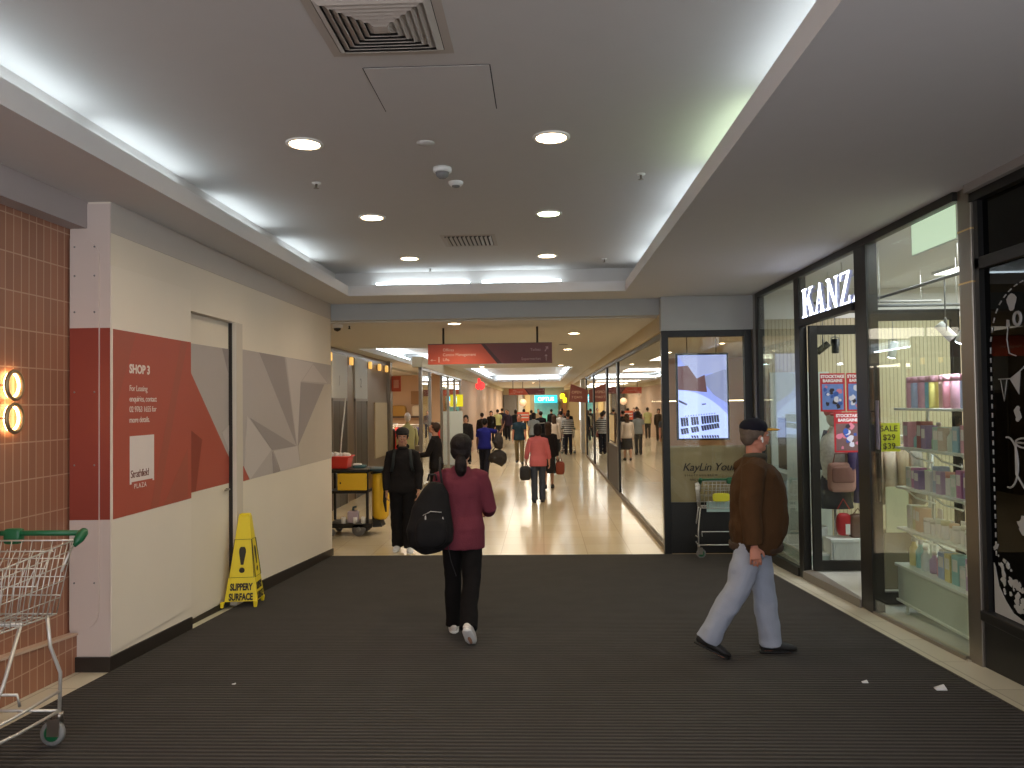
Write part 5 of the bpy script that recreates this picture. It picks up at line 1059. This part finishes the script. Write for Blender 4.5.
    # trousers / skirt
    if skirt:
        b = MB(); (lz, wid) = skirt[1:]; kn = (J[-1][1]+J[1][1])/2
        b.tube([S_(T(.02)),S_(T(-.08)),S_(Vector((0,kn.y*.6,hz-.08-lz*.6))),S_(Vector((0,kn.y*.8,hz-.08-lz)))], [(.15*s,.11*s),(.175*s,.125*s),(wid*.95*s,.15*s),(wid*s,.17*s)], 20, ref=(1,0,0))
        remesh('skirt', b, mat('skirt_%d_%d_%d'%skirt[0], skirt[0], .9), root, cvox*s, sm, disp*s)
    else:
        b = MB(); b.tube([S_(T(.05)),S_(T(0)),S_(T(-.07)),S_(T(-.13))], [(.125*s*bw,.085*bw*s),(.145*s*bw,.098*bw*s),(.160*s*bw,.110*bw*s),(.13*s,.095*s)], 20, ref=(1,0,0))
        for sd in (-1,1):
            hip,knee,ank,fd,fu = J[sd]
            b.tube([S_(hip+Vector((0,0,.02))),S_(hip.lerp(knee,.35)),S_(knee),S_(knee.lerp(ank,.5)),S_(ank+(knee-ank)*.10),S_(ank-(knee-ank)*.05)], [v*s*legw for v in (.086,.086,.072,.070,.068,.070)], sg+2)
        remesh('trousers', b, mat('trousers_%d_%d_%d'%trousers, trousers, .9, var=.08, scale=6, bump=.2, bscale=90, spec=.15), root, cvox*s, sm, disp*1.2*s)
    # shoes
    sole = mat('shoe_sole_%d'%(230 if sum(shoes)>300 else 26), (226,224,220) if sum(shoes)>300 else (26,26,26), .7)
    for sd in (-1,1):
        hip,knee,ank,fd,fu = J[sd]
        b = MB(); lft = Vector((1,0,0))
        b.tube([S_(ank-fu*.035-fd*.078),S_(ank-fu*.028-fd*.05),S_(ank-fu*.022),S_(ank-fu*.034+fd*.07),S_(ank-fu*.046+fd*.14),S_(ank-fu*.055+fd*.185)], [(.022*s,.022*s),(.038*s,.038*s),(.044*s,.046*s),(.048*s,.036*s),(.046*s,.026*s),(.026*s,.014*s)], 14, ref=(1,0,0))
        b.tube([S_(ank-fu*.03),S_(ank+(knee-ank)*.06)], [.045*s,.042*s], 12)
        sho = remesh('shoe', b, mat('shoe_%d_%d_%d'%shoes, shoes, .6), root, .008*s if lod>0 else .014, 3)
        b = MB(); b.tube([S_(ank-fu*.064-fd*.082),S_(ank-fu*.064-fd*.05),S_(ank-fu*.065+fd*.02),S_(ank-fu*.066+fd*.12),S_(ank-fu*.068+fd*.185)], [(.024*s,.010*s),(.040*s,.012*s),(.044*s,.011*s),(.048*s,.010*s),(.026*s,.007*s)], 14, ref=(1,0,0)); b.build('sole', sole, sho)
    root['_s'] = s
    return root, dict(J=J, A=A, T=T, S=S_, Hd=Hd, Rh=Rh, hz=hz, s=s, E3=E3)

def wpt(root, v):
    return Matrix.Rotation(root.rotation_euler.z,4,'Z') @ Vector(v) + Vector(root.location)

# --- woman walking away in maroon top, with backpack
W1, k = person('woman walking away in a maroon top and black trousers', -.65, 6.10, 0.0, 1.575, skin=(186,140,114), hair='ponytail', hair_c=(30,24,24), top=(104,48,60), top_name='blouse', sleeve='mid', trousers=(22,20,20),
    shoes=(214,208,200), legs=((10,6),(-16,24)), heel=(0,42), arms=((6,10,10),(2,13,72)), inward=(0,.25), lean=3, hem=-.17, legw=1.05, lod=2, disp=.018, bulk=1.1)
BP = thing('backpack', 'black backpack slung on the left shoulder of the woman in maroon', 'backpack', tuple(wpt(W1,(-.20,-.17,.80))), W1.rotation_euler.z+.15)
b = MB(); b.tube([(.03,-.02,.42),(.02,-.02,.36),(-.01,-.03,.22),(-.025,-.04,.06),(-.02,-.04,-.04),(-.01,-.03,-.10)],[(.05,.05),(.10,.08),(.15,.11),(.185,.13),(.17,.12),(.10,.08)],20,ref=(1,0,0)).sup((-.02,-.14,.06),(.12,.05,.12),.7); BPb = remesh('bag_body', b, mat('backpack_black',(24,23,24),.8,bump=.3,spec=.2), BP, .009, 4, .014)
b = MB(); b.tube([(.07,.03,.40),(.055,.06,.52),(.06,.13,.585),(.07,.22,.56),(.04,.30,.42),(.0,.20,.16),(.0,.06,.0)], [(.010,.026)]*7, 10, ref=(1,0,0)); b.build('shoulder_strap', mat('strap_black',(34,33,34),.8), BP)
b = MB(); b.tube([(.10,-.02,-.02),(.13,-.03,-.18),(.17,-.03,-.30)], [(.003,.011)]*3, 6); b.build('loose_strap', mat('strap_black',(34,33,34)), BP)
b = MB(); b.tube([(-.08,-.165,.19),(-.02,-.172,.22),(.06,-.165,.21)], .003, 6).sup((-.06,-.17,.17),(.006,.006,.022)).sup((.07,-.14,.15),(.006,.006,.022)); b.build('zip', chrome, BP)
b = MB(); b.tube([(.03,.03,.43),(.02,.01,.48),(-.03,.01,.48),(-.04,.03,.43)], .008, 6); b.build('grab_handle', mat('strap_black',(34,33,34)), BP)

# --- man in brown jacket, side view, walking to the right, looking toward the shop
M1, k = person('man in brown jacket, navy cap and pale jeans walking right', 1.47, 5.48, -PI/2-.10, 1.655, skin=(186,126,104), hair='short', hair_c=(96,84,74), top=(72,50,30), top_name='jacket', sleeve='long', trousers=(152,158,172),
    shoes=(26,24,24), legs=((10,4),(-18,12)), heel=(-2,22), arms=((2,10,12),(-9,12,14)), head=(20,2), lean=1, bulk=1.22, belly=.085, hem=-.135, legw=1.2, lod=3, disp=.024, collar=(64,60,46))
cap = mat('cap_navy',(24,24,36),.85,bump=.2,spec=.2)
b = MB(); k['E3'](b,(0,-.016,.066),(.092,.104,.066)); cp = remesh('cap', b, cap, M1, .007, 3)
b = MB(); k['E3'](b,(0,.112,.050),(.070,.072,.010),.9); b.build('cap_brim', mat('cap_yellow',(214,160,40),.7), cp)
b = MB(); k['E3'](b,(0,-.016,.133),(.010,.010,.006)); b.build('cap_button', cap, cp)
b = MB()
for sd in (-1,1): k['E3'](b,(sd*.083,.004,-.014),(.009,.010,.012)); k['E3'](b,(sd*.084,.010,-.030),(.005,.006,.014))
b.build('earbuds', mat('earbud_white',(235,235,235),.3), M1)
T = k['T']; S_ = k['S']
b = MB(); b.sup(tuple(S_(T(.37,.175,.02))),(.03,.012,.024)).sup(tuple(S_(T(.31,.19,-.01))),(.026,.012,.03)); b.tube([S_(T(.43,.13,.0)),S_(T(.40,.165,.01)),S_(T(.37,.175,.02))],.005,6); o = b.build('sunglasses', mat('lens_dark',(20,20,24),.15), M1)
b = MB(); b.tube([S_(T(.0,.0,-.205*1.0)+Vector((0,.07,.02))),S_(T(.09,.07,-.205))], .004, 6); b.build('pocket_seam', mat('seam_brown',(48,32,20),.8), M1)
b = MB(); n=28; b.tube([S_(T(-.115,.016+.180*math.sin(2*PI*q/n),.198*math.cos(2*PI*q/n))) for q in range(n)], [(.028,.010)]*n, 8, closed=True, ref=(0,0,1)); b.build('waistband', mat('jacket_rib',(58,40,26),.9,bump=.5,bscale=60), M1)

# --- youth facing the camera
Y1, k = person('young man in black facing the camera at the mat edge', -2.0, 10.95, PI+.10, 1.74, skin=(176,130,106), hair='fringe', hair_c=(24,20,20), top=(34,31,31), top_name='hoodie', sleeve='long', trousers=(26,24,25),
    shoes=(206,208,212), legs=((6,4),(-4,4)), arms=((4,12,16),(2,12,18)), inward=(.12,.12), head=(0,2), lean=0, hem=-.09, legw=1.25, lod=2, disp=.020, bulk=1.03, z=.0)
b = MB(); k['E3'](b,(0,-.012,.078),(.096,.110,.070)); k['E3'](b,(0,.02,.060),(.096,.088,.022)); remesh('cap', b, mat('beanie_black',(26,24,24),.9), Y1, .008, 3)
b = MB(); k['E3'](b,(0,-.05,-.13),(.095,.07,.05)); k['E3'](b,(0,.03,-.145),(.075,.05,.03)); remesh('hood', b, mat('hoodie_34_31_31',(34,31,31)), Y1, .010, 3)
T = k['T']; S_ = k['S']
b = MB()
for sd in (-1,1): b.tube([S_(T(.50,-.04,sd*.10)),S_(T(.495,.06,sd*.105)),S_(T(.42,.125,sd*.115)),S_(T(.30,.135,sd*.125)),S_(T(.20,.10,sd*.15))], [(.022,.006)]*5, 8, ref=(1,0,0))
BP2 = thing('backpack', 'black backpack on the back of the young man in black', 'backpack', tuple(Y1.location), Y1.rotation_euler.z)
b.build('shoulder_straps', mat('strap_teal_black',(34,40,42),.8), BP2)
b = MB(); b.sup(tuple(S_(T(.27,-.20))),(.15,.08,.23),.5); b.build('bag_body', mat('backpack_black',(24,23,24)), BP2)

# --- man in black looking at a phone, by the left shop
P1, k = person('man in black side on, looking at a phone', -2.08, 15.0, PI/2-.15, 1.74, skin=(176,128,106), hair='fringe', hair_c=(60,44,36), top=(30,28,30), top_name='sweater', sleeve='long', trousers=(28,27,30), shoes=(30,30,30),
    legs=((4,4),(-3,4)), arms=((22,6,62),(20,6,66)), head=(0,-22), inward=(.15,.15), lod=1, hem=-.1)
ph = k['A'][1][2]; p = wpt(P1, k['S'](ph)+Vector((-.03,.10,.03))); o = box(-.037,.037,-.075,.075,-.004,.004).build('phone', mat('phone_black',(20,20,26),.2)); o.location = p; o.rotation_euler=(.5,0,PI/2); tag(o,'dark mobile phone held by the man in black','phone')

# --- blue tee carrying bags
B1, k = person('person in bright blue t-shirt carrying bags, walking away', -1.6, 21.2, -.1, 1.70, skin=(120,84,66), hair='short', hair_c=(26,22,22), top=(34,36,112), top_name='t_shirt', sleeve='short', trousers=(34,34,44), shoes=(60,56,60),
    legs=((14,8),(-14,16)), heel=(0,25), arms=((6,8,10),(60,60,95)), lean=8, lod=1, hem=-.08, bulk=1.05)
for (dx,dz,rx,rz_,lab,c) in ((.36,.62,.27,.20,'large round dark bag carried by the person in blue',(44,38,34)),(.38,1.06,.14,.22,'dark shoulder bag above the large round bag',(46,40,38))):
    t = thing('carry_bag', lab, 'bag', (B1.location.x+dx, B1.location.y-.12, dz)); b = MB(); b.tube([(0,0,rz_),(.02,0,rz_*.5),(0,0,-rz_*.2),(.02,0,-rz_*.8),(0,0,-rz_)],[(rx*.35,.06),(rx*.8,.11),(rx,.14),(rx*.8,.13),(rx*.5,.08)],16,ref=(1,0,0)); remesh('bag_body', b, mat('bag_%d'%c[1],c,.8), t, .016, 2, .03); b = MB(); b.tube([(-rx*.5,0,rz_*.8),(-.02,0,rz_*1.6),(rx*.4,0,rz_*.8)],.012,6); b.build('handles', mat('bag_%d'%c[1],c), t)

# --- woman in pink
Q1, k = person('woman in a coral pink top and grey trousers, walking away', -.10, 16.25, .05, 1.64, skin=(196,150,128), hair='bob', hair_c=(30,26,28), top=(198,108,112), top_name='blouse', sleeve='mid', trousers=(66,72,84), shoes=(40,40,44),
    legs=((-2,4),(6,6)), arms=((4,14,16),(0,12,20)), lod=1, hem=-.13, lean=2, disp=.014)
t = thing('handbag', 'black handbag in the left hand of the woman in pink', 'handbag', (-.37,16.15,.62)); b = MB(); b.sup((0,0,0),(.12,.07,.15),.5); b.build('bag_body', mat('handbag_black',(26,24,26),.6), t); b = MB(); b.tube([(-.06,0,.14),(-.02,0,.28),(.06,0,.14)],.01,6); b.build('handles', mat('handbag_black',(26,24,26)), t)

far = [
 # label, x, y, yaw, H, kwargs
 ('woman in a dark dress half hidden behind the woman in pink', .14,18.8,0.,1.62, dict(hair='long',hair_c=(58,40,32),top=(38,34,36),skirt=((34,32,36),.42,.19),skin=(190,146,122),legs=((-12,10),(12,6)))),
 ('man in dark teal shirt and khaki trousers walking nearer', -.80,26.6,PI,1.72, dict(hair='short',hair_c=(70,60,54),top=(42,62,78),trousers=(124,110,84),skin=(196,130,110),sleeve='short',legs=((10,6),(-10,14)))),
 ('woman in pale grey top beside the man in teal', -.34,30.5,0,1.70, dict(hair='bob',hair_c=(36,30,32),top=(140,146,148),trousers=(50,56,60),sleeve='short')),
 ('person in black shirt with a pale stripe, centre of the crowd', -.06,33.5,0,1.74, dict(hair='short',top=(30,30,34),trousers=(34,34,38),stripe=True)),
 ('long haired woman in a cream top and dark skirt', .42,27.5,0,1.66, dict(hair='long',hair_c=(66,48,38),top=(196,180,166),skirt=((44,46,48),.42,.2),skin=(190,146,122))),
 ('person in white shirt left of the striped shopper', .80,33,0,1.74, dict(hair='short',top=(214,210,206),trousers=(60,66,80))),
 ('shopper in a black and white striped top pushing a trolley', 1.03,31.0,0,1.70, dict(hair='short',hair_c=(60,50,44),stripes=True,top=(60,60,64),trousers=(36,36,46),arms=((30,8,40),(30,8,40)))),
 ('woman with dark hair and black jacket by the left shops', -2.62,26.4,PI,1.70, dict(hair='bob',top=(34,32,34),trousers=(30,30,32),skin=(186,140,120),glasses=True)),
 ('person in pale yellow vest walking far down the corridor', -2.55,44.0,0,1.76, dict(hair='short',top=(196,200,140),trousers=(50,54,56),sleeve='short',skin=(180,150,130))),
 ('person in black left of the pale yellow vest', -2.72,41,PI,1.70, dict(hair='bob',top=(34,32,32),trousers=(34,34,36))),
 ('dark figure at the far left of the distant crowd', -2.62,33.5,.3,1.70, dict(hair='short',top=(40,36,36),trousers=(34,34,36))),
 ('dark figure just right of the pale yellow vest', -2.55,49,0,1.78, dict(hair='short',top=(36,36,40),trousers=(36,36,40))),
 ('person in dark purple top in the distant centre', -1.95,43.5,PI,1.72, dict(hair='short',top=(46,38,50),trousers=(32,32,36),skin=(150,110,90))),
 ('dark figure beside the small orange kiosk sign', -1.55,45,0,1.72, dict(hair='bob',top=(30,38,44),trousers=(34,34,38))),
 ('distant person in black under the cyan sign', .55,46,0,1.72, dict(hair='short',top=(34,34,36),trousers=(38,38,42))),
 ('distant person in grey below the yellow logo sign', 1.15,48,PI,1.70, dict(hair='short',hair_c=(80,60,50),top=(100,90,96),trousers=(50,50,56))),
 ('distant person in olive top right of the cyan sign', .95,42,0,1.66, dict(hair='bob',hair_c=(70,54,44),top=(96,92,76),trousers=(50,48,46))),
 ('distant person in a navy shirt just left of the grey shutter people', -2.2,47.5,PI,1.72, dict(hair='short',top=(36,40,70),trousers=(40,40,46))),
 ('distant person in a brown coat under the globe lamp', -1.2,50.5,0,1.70, dict(hair='bob',top=(90,66,50),trousers=(40,38,40))),
 ('distant person in a beige jumper left of the teal counter', -.25,51.5,PI,1.70, dict(hair='short',top=(170,150,126),trousers=(70,66,60),skin=(190,150,126))),
 ('distant person in a black coat beside the white pillar', 1.3,38.5,0,1.72, dict(hair='short',top=(36,34,38),trousers=(36,36,42))),
 ('distant person in a rust top between the teal counter and yellow logo', 1.35,53,0,1.70, dict(hair='bob',top=(140,74,54),trousers=(44,44,50))),
 ('distant person in a dark coat behind the woman in grey', -.62,44,0,1.70, dict(hair='short',top=(44,44,50),trousers=(38,38,42))),
]
def stripes_mat():
    m = bpy.data.materials.new('striped_knit'); m.use_nodes=True; nt=m.node_tree; b_=nt.nodes['Principled BSDF']; tc=nt.nodes.new('ShaderNodeTexCoord'); w=nt.nodes.new('ShaderNodeTexWave'); w.bands_direction='Z'; w.inputs['Scale'].default_value=4.2; cr=nt.nodes.new('ShaderNodeValToRGB'); cr.color_ramp.interpolation='CONSTANT'; cr.color_ramp.elements[0].color=(.02,.02,.025,1); cr.color_ramp.elements[1].position=.5; cr.color_ramp.elements[1].color=(.6,.6,.6,1)
    nt.links.new(tc.outputs['Object'],w.inputs[0]); nt.links.new(w.outputs['Fac'],cr.inputs[0]); nt.links.new(cr.outputs[0],b_.inputs[0]); b_.inputs['Roughness'].default_value=.9; return m
SM = stripes_mat()
for i,(lab,x,y,yaw,Hh,kw) in enumerate(far):
    kw = dict(kw); st = kw.pop('stripes',False); one = kw.pop('stripe',False); gl = kw.pop('glasses',False)
    kw.setdefault('legs', (((9,5),(-9,12)),((-8,12),(10,5)),((5,4),(-3,5)))[i%3]); kw.setdefault('sleeve','long')
    Pn, k = person(lab, x, y, yaw, Hh, lod=1 if y < 28 else 0, pattern=SM if st else None, disp=.012, **kw)
    if one:
        T=k['T']; S_=k['S']; b = MB(); b.tube([S_(T(.30,-.135,-.16)),S_(T(.27,-.145,0)),S_(T(.28,-.135,.16))],[(.012,.006)]*3,6); b.build('shirt_stripe', mat('stripe_pale',(190,186,180),.9), Pn)
    if gl:
        b = MB()
        for sd in (-1,1):
            n=12; b.tube([k['Hd'](sd*.032+.022*math.cos(2*PI*q/n),.094,.006+.018*math.sin(2*PI*q/n)) for q in range(n)],.003,5,closed=True)
        b.build('spectacles', black_m, Pn)
TR = trolley(1.05, 31.45, 0, 'distant wire trolley pushed by the striped shopper', 0., .006, .09, False)
o = MB().sup((0,0,.1),(.18,.2,.13),.6).build('shopping_bag', mat('bag_coral',(190,70,70),.7)); o.location=(1.05,31.9,.66); tag(o,'red shopping bag in the distant trolley','bag')
t = thing('shopping_bag', 'red brown bag carried by the woman in the dark dress', 'bag', (.42,18.8,.50)); b = MB(); b.sup((0,0,0),(.11,.08,.16),.5); b.build('bag_body', mat('bag_redbrown',(140,66,46),.7), t); b = MB(); b.tube([(-.05,0,.15),(0,0,.32),(.05,0,.15)],.01,6); b.build('handles', mat('bag_redbrown',(140,66,46)), t)

for m_ in list(bpy.data.objects):
    if '_s' in m_: del m_['_s']
# ================================================================ camera, world, view
a_, p_, r_ = 0.03865566, 0.02520712, .013
F = Vector((-math.sin(a_)*math.cos(p_), math.cos(a_)*math.cos(p_), math.sin(p_))); R0 = Vector((math.cos(a_), math.sin(a_), 0)); U0 = R0.cross(F)
U = U0*math.cos(r_)+R0*math.sin(r_); R = R0*math.cos(r_)-U0*math.sin(r_)
cd = bpy.data.cameras.new('camera'); cam = bpy.data.objects.new('camera', cd); C.objects.link(cam)
cd.sensor_fit = 'HORIZONTAL'; cd.sensor_width = 36; cd.lens = 769*36/1024; cd.clip_end = 200
cam.matrix_world = Matrix(((R.x,U.x,-F.x,0),(R.y,U.y,-F.y,0),(R.z,U.z,-F.z,EYE),(0,0,0,1)))
bpy.context.scene.camera = cam
w = bpy.data.worlds.new('world'); bpy.context.scene.world = w; w.use_nodes = True
w.node_tree.nodes['Background'].inputs[0].default_value = (*lin((204,204,208)),1); w.node_tree.nodes['Background'].inputs[1].default_value = WORLD
sc = bpy.context.scene
sc.view_settings.view_transform='Standard'; sc.view_settings.look='None'; sc.view_settings.gamma=1; sc.view_settings.exposure=EXPO; sc.view_settings.use_curve_mapping=False
